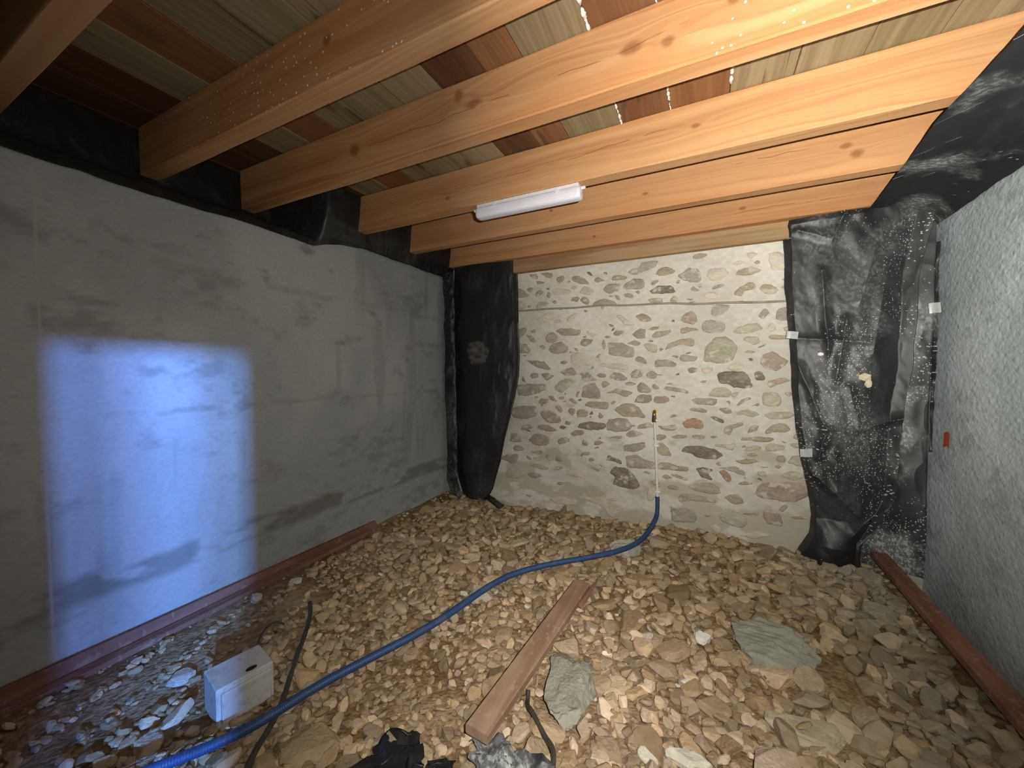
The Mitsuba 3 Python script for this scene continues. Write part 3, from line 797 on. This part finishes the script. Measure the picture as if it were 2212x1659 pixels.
labels[k + '__torn_edge'] = {'label': 'pale ragged edge along the corner'}
RZ = [.96, .90, .52, .20, -.02, -.36, -.56, -.82, -.90, -1.02, -1.16]
RX = [.425, .428, .447, .475, .49, .522, .553, .602, .615, .60, .54]
EZ = [.93, .80, .55, .2, -.2, -.5, -.75, -.93, -1.02, -1.17]
EX = [1.10, 1.085, 1.045, 1.035, 1.0, .985, .965, .90, .84, .83]
CREASES = [(.44, .90, .80, .905), (.62, .60, .66, .12), (.52, .03, .66, -.35), (.66, -.35, .63, -.52), (.49, .205, .84, .165), (.80, -.34, 1.0, -.26), (.70, -.50, .72, -.72), (.50, .86, .62, .80), (.86, .70, .80, .40), (.66, .78, .72, .95), (.80, -.95, .93, -.80), (.60, -.62, .82, -.84), (.90, .45, .86, .10), (.74, .30, .70, -.05), (.76, -.1, .80, -.3)]
def creased(x, z):
    o = 0
    for k, (x0, z0, x1, z1) in enumerate(CREASES):
        d = np.array([x1 - x0, z1 - z0]); L2 = d @ d
        t = np.clip(((x - x0) * d[0] + (z - z0) * d[1]) / L2, 0, 1)
        e = np.hypot(x - x0 - t * d[0], z - z0 - t * d[1]) + .010 * ns(x * 20, z * 20, z * 0, seed=80 + k)
        s = ((x - x0) * d[1] - (z - z0) * d[0]) / np.sqrt(L2)
        o = o + np.clip(1 - np.abs(e) / .045, 0, 1) ** 1.6 * (.016 if k % 2 else .012) * np.where(s > 0, 1.0, .75)
    return o
def rfront(u, v):
    z = -1.175 + v * (.93 + 1.175)
    xl, xr = interp_z(z, RZ, RX) + .012 * ns(z * 9, z * 0, z * 0, seed=50), interp_z(z, EZ, EX) + .02 * ns(z * 7, z * 0, z * 0, seed=51)
    x = xl + u * (xr - xl)
    y = 2.925 - .04 * ns(x * 3.5, z * 1.6, z * 0, seed=43) - .014 * ns(x * 12 + z * 5, z * 6, z * 0, seed=44) - .035 * np.clip((u - .9) / .1, 0, 1) + .04 * np.clip((.05 - u) / .05, 0, 1) - .03 * np.sin(np.pi * u)
    y -= creased(x, z)
    y -= np.interp(z, [-1.18, -1.05, -.9], [.05, .06, 0]) * np.sin(np.pi * u) ** .5
    return np.stack([x, y, z], 1)
k = thing('plastic_sheet', 'glossy creased black plastic sheet taped over the right end of the stone wall', 'plastic sheet')
put(k, sheet(130, 340, rfront), 'mat_plastic_dusty', True)

def tape(x, y, z, w, h, rot, lab):
    k = thing('tape_piece', lab, 'tape')
    def f(u, v):
        a, b = (u - .5) * w, (v - .5) * h
        c, s = math.cos(rot), math.sin(rot)
        return np.stack([x + a * c - b * s, y - .006 * np.sin(u * 5) - .004 * (u - .5) ** 2, z + a * s + b * c], 1)
    put(k, sheet(9, 5, f, .0012), 'mat_tape', True)
tape(.478, 2.885, .218, .060, .045, -.12, 'piece of grey tape on the sheet edge, upper of the two beside the stones')
tape(.562, 2.882, -.502, .062, .048, .05, 'piece of grey tape on the sheet edge, lower of the two beside the stones')
tape(1.096, 2.86, .335, .050, .055, .1, 'pale piece of tape near the right concrete wall')

def blob(c, r, seed, squash=(1, 1, 1)):
    m = trimesh.creation.icosphere(subdivisions=3, radius=1)
    v = m.vertices * (1 + .8 * (meshkit.fbm(m.vertices * 2.2 + seed, 3, seed) - .5)[:, None])
    return trimesh.Trimesh(v * r * np.array(squash) + c, m.faces, process=False)
k = thing('foam_dab', 'cream dab of hardened foam stuck to the glossy black sheet', 'foam')
put(k, cat([blob(np.array([.823, 2.878, -.037]), .026, 5, (1, .4, .8)), blob(np.array([.84, 2.878, -.075]), .02, 8, (.8, .4, 1.2))]), 'mat_foam', True)
k = thing('plaster_lump', 'small white lump of plaster stuck to the black sheet below the upper tape', 'plaster')
put(k, blob(np.array([.618, 2.88, .098]), .012, 3, (1.2, .5, .8)), 'mat_plaster_and_gap_light', True)
k = thing('red_tape', 'small red strip of tape on the right concrete wall', 'tape')
def rt(u, v): return np.stack([XR - .006 + 0 * u, 2.77 + .05 * u, -.40 + .075 * v + .008 * np.sin(u * 4)], 1)
put(k, sheet(7, 7, rt, .0015), 'mat_red', True)

# ------------------------------------------------------------------ services on the stone wall
k = thing('wall_cable', 'thin beige cable running across the stone wall', 'cable')
pts = [(-1.50, 2.975, .517), (-1.452, 2.978, .512), (-1.20, 2.976, .508), (-.901, 2.977, .50), (-.72, 2.976, .502), (-.543, 2.977, .490), (-.2, 2.976, .478), (-.05, 2.977, .462), (.1, 2.977, .459), (.26, 2.976, .448), (.498, 2.977, .441), (.56, 2.978, .44)]
put(k, tube(spline(pts, 120), .0075, 8), 'mat_wall_cable', True)

k = thing('water_pipe', 'thin white water pipe clipped to the stone wall, with a brass elbow on top', 'pipe')
pts = [(-.322, 2.955, -.345), (-.318, 2.955, -.40), (-.310, 2.955, -.55), (-.302, 2.955, -.72), (-.293, 2.955, -.95)]
put(k + '__tube', tube(spline(pts, 30), .0095, 12), 'mat_white_tube', True)
el = cat([trimesh.Trimesh(*tube(np.array([(-.322, 2.955, -.375), (-.322, 2.955, -.35), (-.322, 2.955, -.325)]), np.array([.017, .017, .015]), 6), process=False),
          trimesh.Trimesh(*tube(spline([(-.322, 2.955, -.33), (-.322, 2.957, -.312), (-.322, 2.97, -.302), (-.322, 3.01, -.30)], 14), .0125, 12), process=False),
          trimesh.Trimesh(*tube(np.array([(-.322, 2.978, -.30), (-.322, 2.99, -.30), (-.322, 3.0, -.30)]), .021, 16), process=False)])
put(k + '__elbow', el, 'mat_brass', 30)
for z, x in ((-.36, -.318), (-.545, -.3105), (-.88, -.2965)):
    c = cat([trimesh.Trimesh(*tube(np.array([(x - .004, 2.958, z - .006), (x - .004, 2.958, z + .006)]), .014, 12), process=False), box(x + .006, x + .022, 2.945, 2.995, z - .007, z + .007)])
    put(numbered(k + '__clip'), c, 'mat_clip', 30)

# ------------------------------------------------------------------ tube lamp under the fourth joist
k = thing('tube_lamp', 'unlit white fluorescent tube lamp fixed under the pine joist', 'lamp')
x0, x1, yc, zt = -1.165, -.560, 1.893, .927
def capsule(x0, x1, ry, rz, n=20):
    xs = np.concatenate([x0 + np.array([0, .004, .012, .022]), x1 - np.array([.022, .012, .004, 0])])
    sc = np.array([.70, .86, .96, 1, 1, .96, .86, .70])
    a = np.linspace(0, 2 * np.pi, n, endpoint=False)
    cy, cz = np.sign(np.cos(a)) * np.abs(np.cos(a)) ** .6 * ry, np.sign(np.sin(a)) * np.abs(np.sin(a)) ** .6 * rz
    v = np.array([[x, yc + c * s, zt - .043 + d * s] for x, s in zip(xs, sc) for c, d in zip(cy, cz)])
    i = np.arange(len(xs) * n).reshape(len(xs), n); j = np.roll(i, -1, 1)
    f = np.vstack([np.stack([i[:-1].ravel(), j[:-1].ravel(), j[1:].ravel()], 1), np.stack([i[:-1].ravel(), j[1:].ravel(), i[1:].ravel()], 1)])
    N = len(v); v = np.vstack([v, [[x0, yc, zt - .043], [x1, yc, zt - .043]]])
    f = np.vstack([f, np.stack([j[0], i[0], i[0] * 0 + N], 1), np.stack([i[-1], j[-1], i[-1] * 0 + N + 1], 1)])
    m = trimesh.Trimesh(v, f, process=False); trimesh.repair.fix_normals(m)
    return m
put(k + '__diffuser', capsule(x0, x1, .034, .032), 'mat_diffuser', 40)
put(k + '__base', cat([box(x0 + .01, x1 - .01, yc - .026, yc + .026, zt - .022, zt)]), 'mat_fixture')
for x in (x0 - .004, x1 + .006):
    put(numbered(k + '__end_stub'), tube(np.array([[x - .014, yc - .006, zt - .022], [x + .014, yc - .006, zt - .022]]), .008, 10), 'mat_fixture', 40)
for t in (.2, .8):
    xx = x0 + t * (x1 - x0)
    put(numbered(k + '__clasp'), box(xx - .006, xx + .006, yc - .038, yc - .028, zt - .03, zt - .008), 'mat_fixture')

# ------------------------------------------------------------------ rubble floor
RES = .01
GX, GY = np.arange(XL - .1, XR + .1, RES), np.arange(YR - .1, YB + .1, RES)
gx, gy = np.meshgrid(GX, GY, indexing='ij')
H = -1.172 + .05 * (meshkit.fbm(np.stack([gx * 1.6, gy * 1.6, gx * 0], -1), 3, 2) - .5)
H += .035 * np.exp(-((gx + .05) / .45) ** 2 - ((gy - 2.95) / .25) ** 2) - .03 * np.exp(-((gx + 1.6) / .4) ** 2 - ((gy - 2.9) / .4) ** 2)
H -= .17 * np.clip((gx - .955) / .05, 0, 1)                                   # trench along the right wall
H += .03 * np.clip((-1.75 - gx) / .25, 0, 1)
H0 = H.copy()
struct('floor', 'brown earth under the rubble')
put('floor', grid(170, 190, lambda u, v: np.stack([XL - .1 + u * (XR - XL + .19), YR - .1 + v * (YB - YR + .19),
    H0[(np.clip(u * (XR - XL + .19) / RES, 0, len(GX) - 1)).astype(int), (np.clip(v * (YB - YR + .19) / RES, 0, len(GY) - 1)).astype(int)]], 1)), 'mat_soil', True)

def rock_shape(sub, seed, flat=1.0, planes=13):
    rng = np.random.default_rng(seed)
    m = trimesh.creation.icosphere(subdivisions=sub, radius=1)
    u = m.vertices
    n = rng.normal(size=(planes, 3)); n /= np.linalg.norm(n, axis=1, keepdims=True)
    n = np.vstack([n, [[0, 0, 1], [0, 0, -1]]])
    n[-2:] += rng.normal(size=(2, 3)) * .12; n /= np.linalg.norm(n, axis=1, keepdims=True)
    d = np.concatenate([.62 + .36 * rng.random(planes), [.55, .55]])
    r = np.min(d / np.maximum(u @ n.T, .02), axis=1)
    r = np.minimum(r, 1.15)
    if sub >= 2: r = r * (1 + .05 * (meshkit.fbm(u * 3.1 + seed, 2, seed) - .5))
    return u * r[:, None], m.faces
SH1 = [rock_shape(1, 300 + i, planes=9) for i in range(30)]
SH2 = [rock_shape(2, 400 + i) for i in range(40)]
SH3 = [rock_shape(3, 500 + i) for i in range(40)]
oct_ = trimesh.creation.icosahedron()
SH0 = []
for i in range(20):
    g = np.random.default_rng(900 + i)
    SH0.append((oct_.vertices * (.7 + .5 * g.random((12, 1))), oct_.faces))

PAL = np.array([(.46, .355, .215), (.42, .335, .215), (.39, .33, .235), (.34, .26, .16), (.50, .41, .27), (.43, .36, .26), (.36, .29, .19), (.55, .47, .34)])
def rot(rng, tilt):
    a = rng.random() * 2 * np.pi
    c, s = np.cos(a), np.sin(a)
    Z = np.array([[c, -s, 0], [s, c, 0], [0, 0, 1]])
    t, b = abs(rng.normal()) * tilt, rng.random() * 2 * np.pi
    k = np.array([np.cos(b), np.sin(b), 0]); K = np.array([[0, -k[2], k[1]], [k[2], 0, -k[0]], [-k[1], k[0], 0]])
    return (np.eye(3) + np.sin(t) * K + (1 - np.cos(t)) * K @ K) @ Z

def idx(x, y): return int((x - GX[0]) / RES), int((y - GY[0]) / RES)

def settle(x, y, dims, M, sink):
    """rest an ellipsoid-like stone on the height map, raise the map, return the centre height"""
    E = M * np.array(dims)                                    # columns: semi-axes
    Q = np.linalg.inv(E @ E.T)
    rx, ry, hz = np.sqrt((E ** 2).sum(1))
    i0, j0 = idx(x - rx, y - ry); i1, j1 = idx(x + rx, y + ry)
    i0, j0, i1, j1 = max(i0, 0), max(j0, 0), min(i1 + 1, len(GX) - 1), min(j1 + 1, len(GY) - 1)
    X, Y = gx[i0:i1 + 1, j0:j1 + 1] - x, gy[i0:i1 + 1, j0:j1 + 1] - y
    q = (X / rx) ** 2 + (Y / ry) ** 2
    on = q < .95
    loc = H[i0:i1 + 1, j0:j1 + 1]
    if not on.any():
        z = loc.min() + hz * (1 - sink)
        return z
    dome = np.sqrt(np.clip(1 - q, 0, 1))
    z = np.quantile(loc[on], .35) + hz * (1 - 2 * sink) * .8
    loc[on] = np.maximum(loc[on], (z + hz * .62 * np.minimum(1, dome * 1.5))[on])
    return z

def in_seg(x, y, a, b, w):
    a, b, p = np.array(a), np.array(b), np.array([x, y])
    t = np.clip((p - a) @ (b - a) / ((b - a) @ (b - a)), 0, 1)
    return np.linalg.norm(p - a - t * (b - a)) < w
def size_cap(x, y):
    if in_seg(x, y, (-.59, .93), (-.535, 1.86), .06): return .045
    if in_seg(x, y, (.905, 1.0), (.94, 2.95), .05): return .04
    if x > .955: return 0.0
    if (x + 1.5) ** 2 + (y - .74) ** 2 < .13 ** 2: return .03
    if in_seg(x, y, (-1.9, 1.15), (-1.0, .45), .0): return .05
    if x < -2.0: return .03
    if x < -1.68 and .3 < y < 1.35 and ((x * 7.3 + y * 3.1) % 1) < .7: return .014
    if ((x - .475) / .075) ** 2 + ((y - 1.83) / .15) ** 2 < 1: return 0.0
    if ((x + .85) / .30) ** 2 + ((y - 1.05) / .16) ** 2 < 1: return .05
    return 1.0
def fineness(x, y):
    f = 1.0
    if x < -.75 and y < 1.75: f = .72
    if x < -1.65 and y < 1.7: f = .5
    if x > .35: f = 1.12
    return f

stones = []          # (size, x, y, z, M, dims, colour, level)
def scatter(n, lo, hi, level, sink, tries, rng, flat=(.42, .75), jit=.06, tilt=.28):
    for _ in range(n):
        best = None
        s = lo + (hi - lo) * rng.random() ** 1.7
        for _ in range(tries):
            x, y = XL + .03 + rng.random() * (XR - XL - .06), .25 + rng.random() * (YB - .29)
            if size_cap(x, y) < s: continue
            i, j = idx(x, y); k = max(1, int(s * 40))
            h = H[max(i - k, 0):i + k + 1, max(j - k, 0):j + k + 1].mean() - H0[i, j]
            if best is None or h < best[0]: best = (h, x, y)
        if best is None: continue
        _, x, y = best
        s *= fineness(x, y)
        M = rot(rng, tilt)
        a = s / 2 * 1.08
        dims = (a, a * (.55 + .4 * rng.random()), a * (flat[0] + (flat[1] - flat[0]) * rng.random()))
        z = settle(x, y, dims, M, sink)
        c = PAL[rng.integers(len(PAL))] * (1 + jit * 2 * (rng.random() - .5)) * np.array([1.04, .975, .94]) * (.91 + .15 * rng.normal())
        g = np.clip((x - .25) / .5, 0, 1) * rng.random()
        c = c * (1 - g) + np.array([.30, .285, .225]) * (.85 + .3 * rng.random()) * g
        if rng.random() < .004: c = np.array([.60, .56, .48])
        stones.append((s, x, y, z, M, dims, np.clip(c, .05, .8), level))

def rock(name, label, x, y, dims, ang, col, seed, cat_='rock', sub=4, planes=13, tilt=(0, 0), sink=.3, layers=0, zoff=0.0, rough=.10):
    """a rock of its own look, settled into the rubble"""
    k = thing(name, label, cat_)
    c, s = math.cos(ang), math.sin(ang)
    M = np.array([[c, -s, 0], [s, c, 0], [0, 0, 1]]) @ trimesh.transformations.euler_matrix(tilt[0], tilt[1], 0)[:3, :3]
    z = settle(x, y, dims, M, sink) + zoff
    v, f = rock_shape(sub, seed, planes=planes)
    if layers:                                                # laminated stone: steps along the bedding
        w = v[:, 2] * layers + 1.3 * (meshkit.fbm(v * 1.7 + seed, 3, seed) - .5) * 2
        v = v * (1 + .07 * (np.abs((w % 1) - .5) - .25))[:, None]
        v[:, 2] += .16 * (np.floor(w) - w + .5) / layers + .30 * (meshkit.fbm(np.stack([v[:, 0] * .9 + v[:, 1] * 1.4, v[:, 1] * 3.6 - v[:, 0], v[:, 2]], 1) * 1.6 + seed, 3, seed + 2) - .5)
    v = v + rough * (meshkit.fbm(v * 2.6 + seed, 4, seed)[:, None] - .5) * v * 1.4 + .04 * (meshkit.fbm(v * 9 + seed, 3, seed)[:, None] - .5) * v
    p = (v * np.array(dims)) @ M.T + [x, y, z]
    cc = np.array(col) * (1 + .45 * (meshkit.fbm(p * 45, 3, seed)[:, None] - .5)) * (1 + .25 * (meshkit.fbm(p * 14, 2, seed + 1)[:, None] - .5))
    put(k, (p, f), 'mat_rubble', True if layers else False, np.clip(cc, .02, .9))

rng = np.random.default_rng(21)
scatter(1500, .010, .030, 0, .3, 1, rng)
scatter(230, .07, .13, 3, .22, 5, rng, flat=(.45, .8), tilt=.3)
GREY, PALE, WHITE, TAN = (.37, .365, .315), (.50, .45, .36), (.74, .72, .67), (.45, .36, .23)
rock('rock_slab', 'large grey-green slab of layered rock lying in the rubble', .255, 1.90, (.165, .135, .075), -.35, (.33, .33, .28), 11, layers=4, sub=5, sink=.34, tilt=(.12, -.10))
rock('rock', 'rough grey boulder beside the middle of the short board', -.42, 1.30, (.105, .175, .085), .15, (.29, .28, .235), 12, planes=26, rough=.30)
rock('rock', 'cracked pale grey rock where the blue hose meets the floor', -.43, 2.55, (.11, .085, .07), .5, (.46, .44, .37), 13, layers=2)
rock('rock', 'rounded pale rock just left of the blue hose', -1.02, 1.66, (.062, .052, .05), .2, (.50, .43, .32), 14)
rock('rock', 'white quartz stone left of the grey-green slab', .01, 1.83, (.034, .028, .03), .4, WHITE, 15, sink=.05)
rock('rock', 'small white oval stone, right one of the pair below the slab', -.03, 1.53, (.028, .019, .016), .1, WHITE, 16, sink=0, sub=3)
rock('rock', 'small white oval stone, left one of the pair below the slab', -.075, 1.49, (.022, .015, .014), -.5, WHITE, 17, sink=0, sub=3)
rock('rock', 'long flat tan stone in the right half of the rubble', .32, 1.49, (.105, .062, .030), -.1, (.47, .41, .29), 18, sink=.1)
rock('rock', 'squared tan stone tile lying in the middle of the rubble', -.28, 1.40, (.052, .05, .016), .3, (.52, .42, .27), 19, planes=4, sink=.05)
rock('rock', 'pinkish squared stone in the right foreground', .19, 1.28, (.06, .055, .045), .5, (.50, .40, .31), 20, planes=7, sink=.1)
rock('rock', 'oblong stone with whitish broken top in the foreground', -.02, 1.21, (.06, .032, .03), .1, (.56, .53, .45), 21, sink=.08)
rock('rock', 'flat earth-coloured rock right of the floor cable', -1.07, .74, (.085, .06, .035), .6, (.36, .28, .175), 22, sink=.3)
rock('rock', 'pale flat rock near the bottom edge left of the black scrap', -.83, .70, (.062, .05, .022), .7, (.47, .39, .27), 23, planes=6, sink=.05)
rock('rock', 'triangular tan slab in the foreground gravel', -.765, .87, (.052, .036, .016), .2, (.46, .37, .235), 24, planes=4, sink=.05)
rock('rock', 'pale oblong rock in the blue light left of the plastic box', -1.73, .70, (.05, .030, .026), .8, (.50, .46, .40), 25, sink=.05)
rock('rock', 'rounded pale rock close to the board at the left wall foot', -1.95, 1.09, (.028, .024, .024), .1, (.52, .48, .42), 26, sink=0)
rock('rock', 'flat grey stone below the long board at the right', .66, 1.36, (.10, .055, .03), -.3, (.36, .36, .31), 27, sink=.1)
rock('rock', 'big blocky stone in the right foreground, whitish along its top', .40, 1.15, (.10, .075, .06), -.6, (.42, .34, .25), 28, sink=.15)
rock('stone_splinter', 'long straight pale stone splinter lying near the left corner', -1.12, 2.30, (.105, .026, .018), .95, (.50, .43, .30), 29, planes=5, sink=0)
scatter(1500, .045, .085, 2, .18, 6, rng, flat=(.5, .85), tilt=.4)
scatter(2600, .028, .055, 1, .18, 5, rng, flat=(.5, .85), tilt=.4)
scatter(500, .008, .022, 0, .1, 2, rng)
scatter(420, .05, .09, 3, .12, 8, rng, flat=(.5, .85), tilt=.45)

# the 300 stones that show largest are things of their own, the rest is gravel
def px_size(s):
    p = np.array(s[1:4]); d = p @ FW
    if d < .15: return 0
    u, v = 1106 + 830 * (p @ RT) / d, 829.5 - 830 * (p @ UP) / d
    if not (-20 < u < 2232 and 0 < v < 1679): return 0
    return s[5][0] * s[5][1] / d ** 2 * (.3 + max(0, 1 + (s[3] - H[idx(s[1], s[2])]) / max(s[5][2], 1e-3)))
order = sorted(range(len(stones)), key=lambda i: -px_size(stones[i]))
big = set(order[:300])
def build(i, s, shapes):
    v, f = shapes[i % len(shapes)]
    p = (v * np.array(s[5])) @ s[4].T + np.array(s[1:4])
    cc = s[6][None] * (1 + .5 * (meshkit.fbm(p * 55, 3, i % 7)[:, None] - .5))
    return p, f, np.clip(cc, .03, .9)
rest = {}
ZONES = [('at the foot of the stone wall', [(x, 2.85) for x in (-1.5, -1.2, -.9, -.6, -.3, 0, .3, .6)]), ('along the left wall', [(-1.9, y) for y in (.5, .9, 1.3, 1.7, 2.1, 2.5)]),
         ('beside the blue hose', [(-.45, 2.35), (-.65, 2.1), (-.9, 1.8), (-1.0, 1.45), (-1.1, 1.05), (-1.2, .7)]), ('beside the short wooden board', [(-.58, 1.0), (-.57, 1.3), (-.55, 1.6), (-.54, 1.85)]),
         ('close to the grey-green slab', [(.2, 1.85), (.4, 1.95), (.3, 1.75)]), ('along the red board at the right wall', [(.88, y) for y in (1.3, 1.6, 1.9, 2.2, 2.5)]),
         ('between the slab and the short board', [(-.2, 1.8), (-.1, 1.55)]), ('behind the slab, towards the stone wall', [(0, 2.35), (.35, 2.4), (.65, 2.3)]),
         ('in the right foreground', [(.1, 1.2), (.4, 1.25), (.65, 1.4), (.3, 1.0)]), ('in the middle foreground', [(-.3, 1.1), (-.15, .9), (-.4, .8)]), ('in the left foreground', [(-.9, .8), (-.8, 1.1), (-1.0, .5)])]
for i, s in enumerate(stones):
    if i in big:
        p, f, c = build(i, s, SH3)
        zone = min(ZONES, key=lambda q: min(math.hypot(s[1] - x, s[2] - y) for x, y in q[1]))[0]
        tone = 'pale' if s[6].mean() > .40 else 'brown' if s[6].mean() < .29 else 'tan'
        k = thing('rubble_stone', f'broken {tone} stone in the rubble {zone}', 'stone', f'{tone} rubble stones {zone}')
        put(k, (p, f), 'mat_rubble', False, c)
    else:
        rest.setdefault(s[7] >= 1, []).append((i, s))
for far, name, lab in ((True, 'rubble', 'smaller broken tan stones filling the floor between the larger ones'), (False, 'gravel', 'fine tan gravel and chips between the floor stones')):
    V, F, Cc, at = [], [], [], 0
    for i, s in rest.get(far, []):
        p, f, c = build(i, s, (SH2 if s[0] > .05 else SH1) if far else SH0)
        V.append(p); F.append(f + at); Cc.append(c); at += len(p)
    put(name, (np.vstack(V), np.vstack(F)), 'mat_rubble', False, np.vstack(Cc))
    labels[name] = {'label': lab, 'category': 'gravel', 'kind': 'stuff'}

def ground(x, y, r=.03, q=.8):
    i, j = idx(x, y); k = max(1, int(r / RES))
    return float(np.quantile(H[max(i - k, 0):i + k + 1, max(j - k, 0):j + k + 1], q))

# ------------------------------------------------------------------ boards on the floor
def plank(name, label, p0, p1, w, t, mat, cat_='board', seed=0, roll=0.0, nx=40):
    k = thing(name, label, cat_)
    A, L, c = along(np.array(p0), np.array(p1))
    if roll: A = A @ trimesh.transformations.rotation_matrix(roll, [1, 0, 0])[:3, :3]
    put(k, orient(rounded_bar(L, w, t, .003, nx, .0015, seed), *c, A), mat, 35)
    return k, A, L, c
za, zb = -1.085, -1.075
k, A, L, c = plank('wooden_board', 'short pinkish wooden board lying in the middle, one end on dark plastic', (-.592, .945, za), (-.535, 1.855, zb), .082, .030, 'mat_board_pale', seed=3)
bk = trimesh.Trimesh(*tube(np.array([(-.495, 1.70, zb - .012), (-.487, 1.80, zb - .010), (-.480, 1.90, zb - .004)]), np.array([.013, .012, .005]), 6), process=False)
labels[k + '__splinter'] = {'label': 'broken strip along the far end'}
scene[k + '__plank'] = scene.pop(k)
put(k + '__splinter', bk, 'mat_board_red')
plank('wooden_board', 'long dull red board lying along the foot of the right wall', (.900, .85, -1.10), (.935, 2.955, -1.085), .075, .034, 'mat_board_red', seed=5)
plank('wooden_board', 'dusty red board standing on edge against the foot of the left wall', (-2.118, .20, -1.130), (-2.118, 2.02, -1.140), .030, .10, 'mat_board_red', seed=7, roll=-.20)
plank('wooden_board', 'narrow red lath lying on the floor in front of the board at the left wall', (-2.055, .25, -1.135), (-2.065, 1.92, -1.115), .050, .024, 'mat_board_red', seed=8)

# ------------------------------------------------------------------ hose and floor cables
k = thing('blue_hose', 'blue corrugated hose winding over the rubble up to the white pipe on the stone wall', 'hose')
xy = [(-.292, 2.93), (-.33, 2.62), (-.40, 2.40), (-.635, 2.115), (-.80, 1.94), (-.905, 1.78), (-.985, 1.47), (-1.025, 1.275), (-1.11, 1.03), (-1.185, .80), (-1.22, .655), (-1.31, .49), (-1.40, .35), (-1.5, .1)]
fl = [(x, y, max(ground(x, y, .03, .7) + .010, -1.085)) for x, y in xy[1:]]
zs = np.array([p[2] for p in fl]); zs = .5 * zs + .25 * np.roll(zs, 1) + .25 * np.roll(zs, -1); zs[0], zs[-1] = fl[0][2], fl[-1][2]
fl = [(x, y, z) for (x, y, _), z in zip(fl, zs)]
path = spline([(-.2925, 2.952, -.918), (-.291, 2.95, -.98), (-.291, 2.935, -1.03)] + [(-.30, 2.83, -1.065)] + fl, 1500)
t = np.linspace(0, 1, 1500)
put(k, tube(path, .0145 + .0012 * np.sin(np.arange(1500) * 2 * np.pi / 3.0), 12), 'mat_hose', True)

k = thing('floor_cable', 'brown cable lying loosely across the gravel and under the blue hose', 'cable')
xy = [(-1.675, 1.181), (-1.56, 1.09), (-1.482, 1.011), (-1.386, .916), (-1.30, .82), (-1.242, .755), (-1.205, .69), (-1.17, .64), (-1.12, .57), (-1.08, .48), (-1.06, .38)]
put(k, tube(spline([(x, y, ground(x, y, .035, .93) + .006) for x, y in xy], 120), .0085, 8), 'mat_cable', True)
k = thing('floor_cable', 'thin black cable beside the grey boulder in the foreground', 'cable')
xy = [(-.545, 1.22), (-.535, 1.19), (-.505, 1.14), (-.462, 1.10), (-.42, 1.065), (-.385, 1.03), (-.36, .97)]
put(k, tube(spline([(x, y, ground(x, y, .03, .93) + .006) for x, y in xy], 80), .0075, 8), 'mat_cable', True)
k = thing('wire_stub', 'short curved black wire end sticking out behind the plastic box', 'wire')
put(k, tube(spline([(-1.66, .93, ground(-1.66, .93) + .0), (-1.69, .96, ground(-1.69, .96) + .02), (-1.70, 1.01, ground(-1.70, 1.01) + .022), (-1.67, 1.05, ground(-1.67, 1.05) + .004)], 40), .004, 8), 'mat_cable', True)

# ------------------------------------------------------------------ plastic box
k = thing('plastic_box', 'square pale plastic junction box with a dark hole in its top, lying on the gravel', 'box')
Fc, u1, u2 = np.array([-1.364, .637]), np.array([.20, .98]), np.array([-.98, .20])
W1, W2, Hb, zb = .166, .142, .130, -1.148
Rm = np.stack([np.append(u1, 0), np.append(u2, 0), [0, 0, 1]], 1)
def bx(a0, a1, b0, b1, c0, c1, ch=.004):
    from manifold3d import Manifold
    m = Manifold.hull_points(np.array([[x, y, z] for x, y, z in
        [(p, q, r) for p in (a0, a1) for q in (b0 + ch, b1 - ch) for r in (c0 + ch, c1 - ch)] + [(p, q, r) for p in (a0 + ch, a1 - ch) for q in (b0, b1) for r in (c0 + ch, c1 - ch)] +
        [(p, q, r) for p in (a0 + ch, a1 - ch) for q in (b0 + ch, b1 - ch) for r in (c0, c1)]]))
    q = m.to_mesh()
    return trimesh.Trimesh(q.vert_properties[:, :3] @ Rm.T + [*Fc, zb], q.tri_verts, process=False)
put(k + '__body', bx(0, W1, .006, W2, 0, Hb), 'mat_box', 30)
put(k + '__cover', bx(.012, W1 - .012, -.004, .010, .012, Hb - .016, .003), 'mat_box', 30)
v, f = tube(np.array([[0, 0, Hb - .002], [0, 0, Hb + .0012]]), .013, 20)
v = v * [1.3, .75, 1] + [W1 * .63, W2 * .20, 0]
put(k + '__hole', (v @ Rm.T + [*Fc, zb], f), 'mat_hole')

# ------------------------------------------------------------------ black scraps on the floor
def scrap(key, x0, x1, y0, y1, amp, seed, mat, base=.012, edge=.03):
    def f(u, v):
        x, y = x0 + u * (x1 - x0), y0 + v * (y1 - y0)
        x = x + edge * 2 * ns(v * 4, u * 3, u * 0, seed=seed) * 2
        y = y + edge * 2 * ns(u * 5, v * 3, u * 0, seed=seed + 1) * 2
        g = np.array([ground(a, b, .04, .75) for a, b in zip(x, y)])
        r = 1 - np.abs(2 * ns(x * 9, y * 9, u * 0, seed=seed + 2) )
        return np.stack([x, y, g + base + amp * (r - .6) + amp * ns(x * 24, y * 24, u * 0, seed=seed + 3)], 1)
    put(key, sheet(40, 36, f, .002), mat, True)
k = thing('plastic_scrap', 'crumpled dark grey plastic under the near end of the short board', 'plastic sheet')
scrap(k, -.60, -.37, .72, 1.00, .055, 61, 'mat_plastic_grey')
k = thing('plastic_scrap', 'torn black plastic flap at the bottom edge left of the short board', 'plastic sheet')
scrap(k, -.86, -.60, .66, .885, .02, 66, 'mat_black_scrap', .006)
k = thing('plastic_scrap', 'short strip of black plastic on the rubble below the left corner sheet', 'plastic sheet')
def strip(u, v):
    x = -1.72 + u * .24; y = 2.93 - .16 * u + (v - .5) * .09
    return np.stack([x, y, -1.118 + .02 * ns(x * 12, y * 12, u * 0, seed=70) - .01 * u], 1)
put(k, sheet(24, 10, strip, .003), 'mat_black_scrap', True)
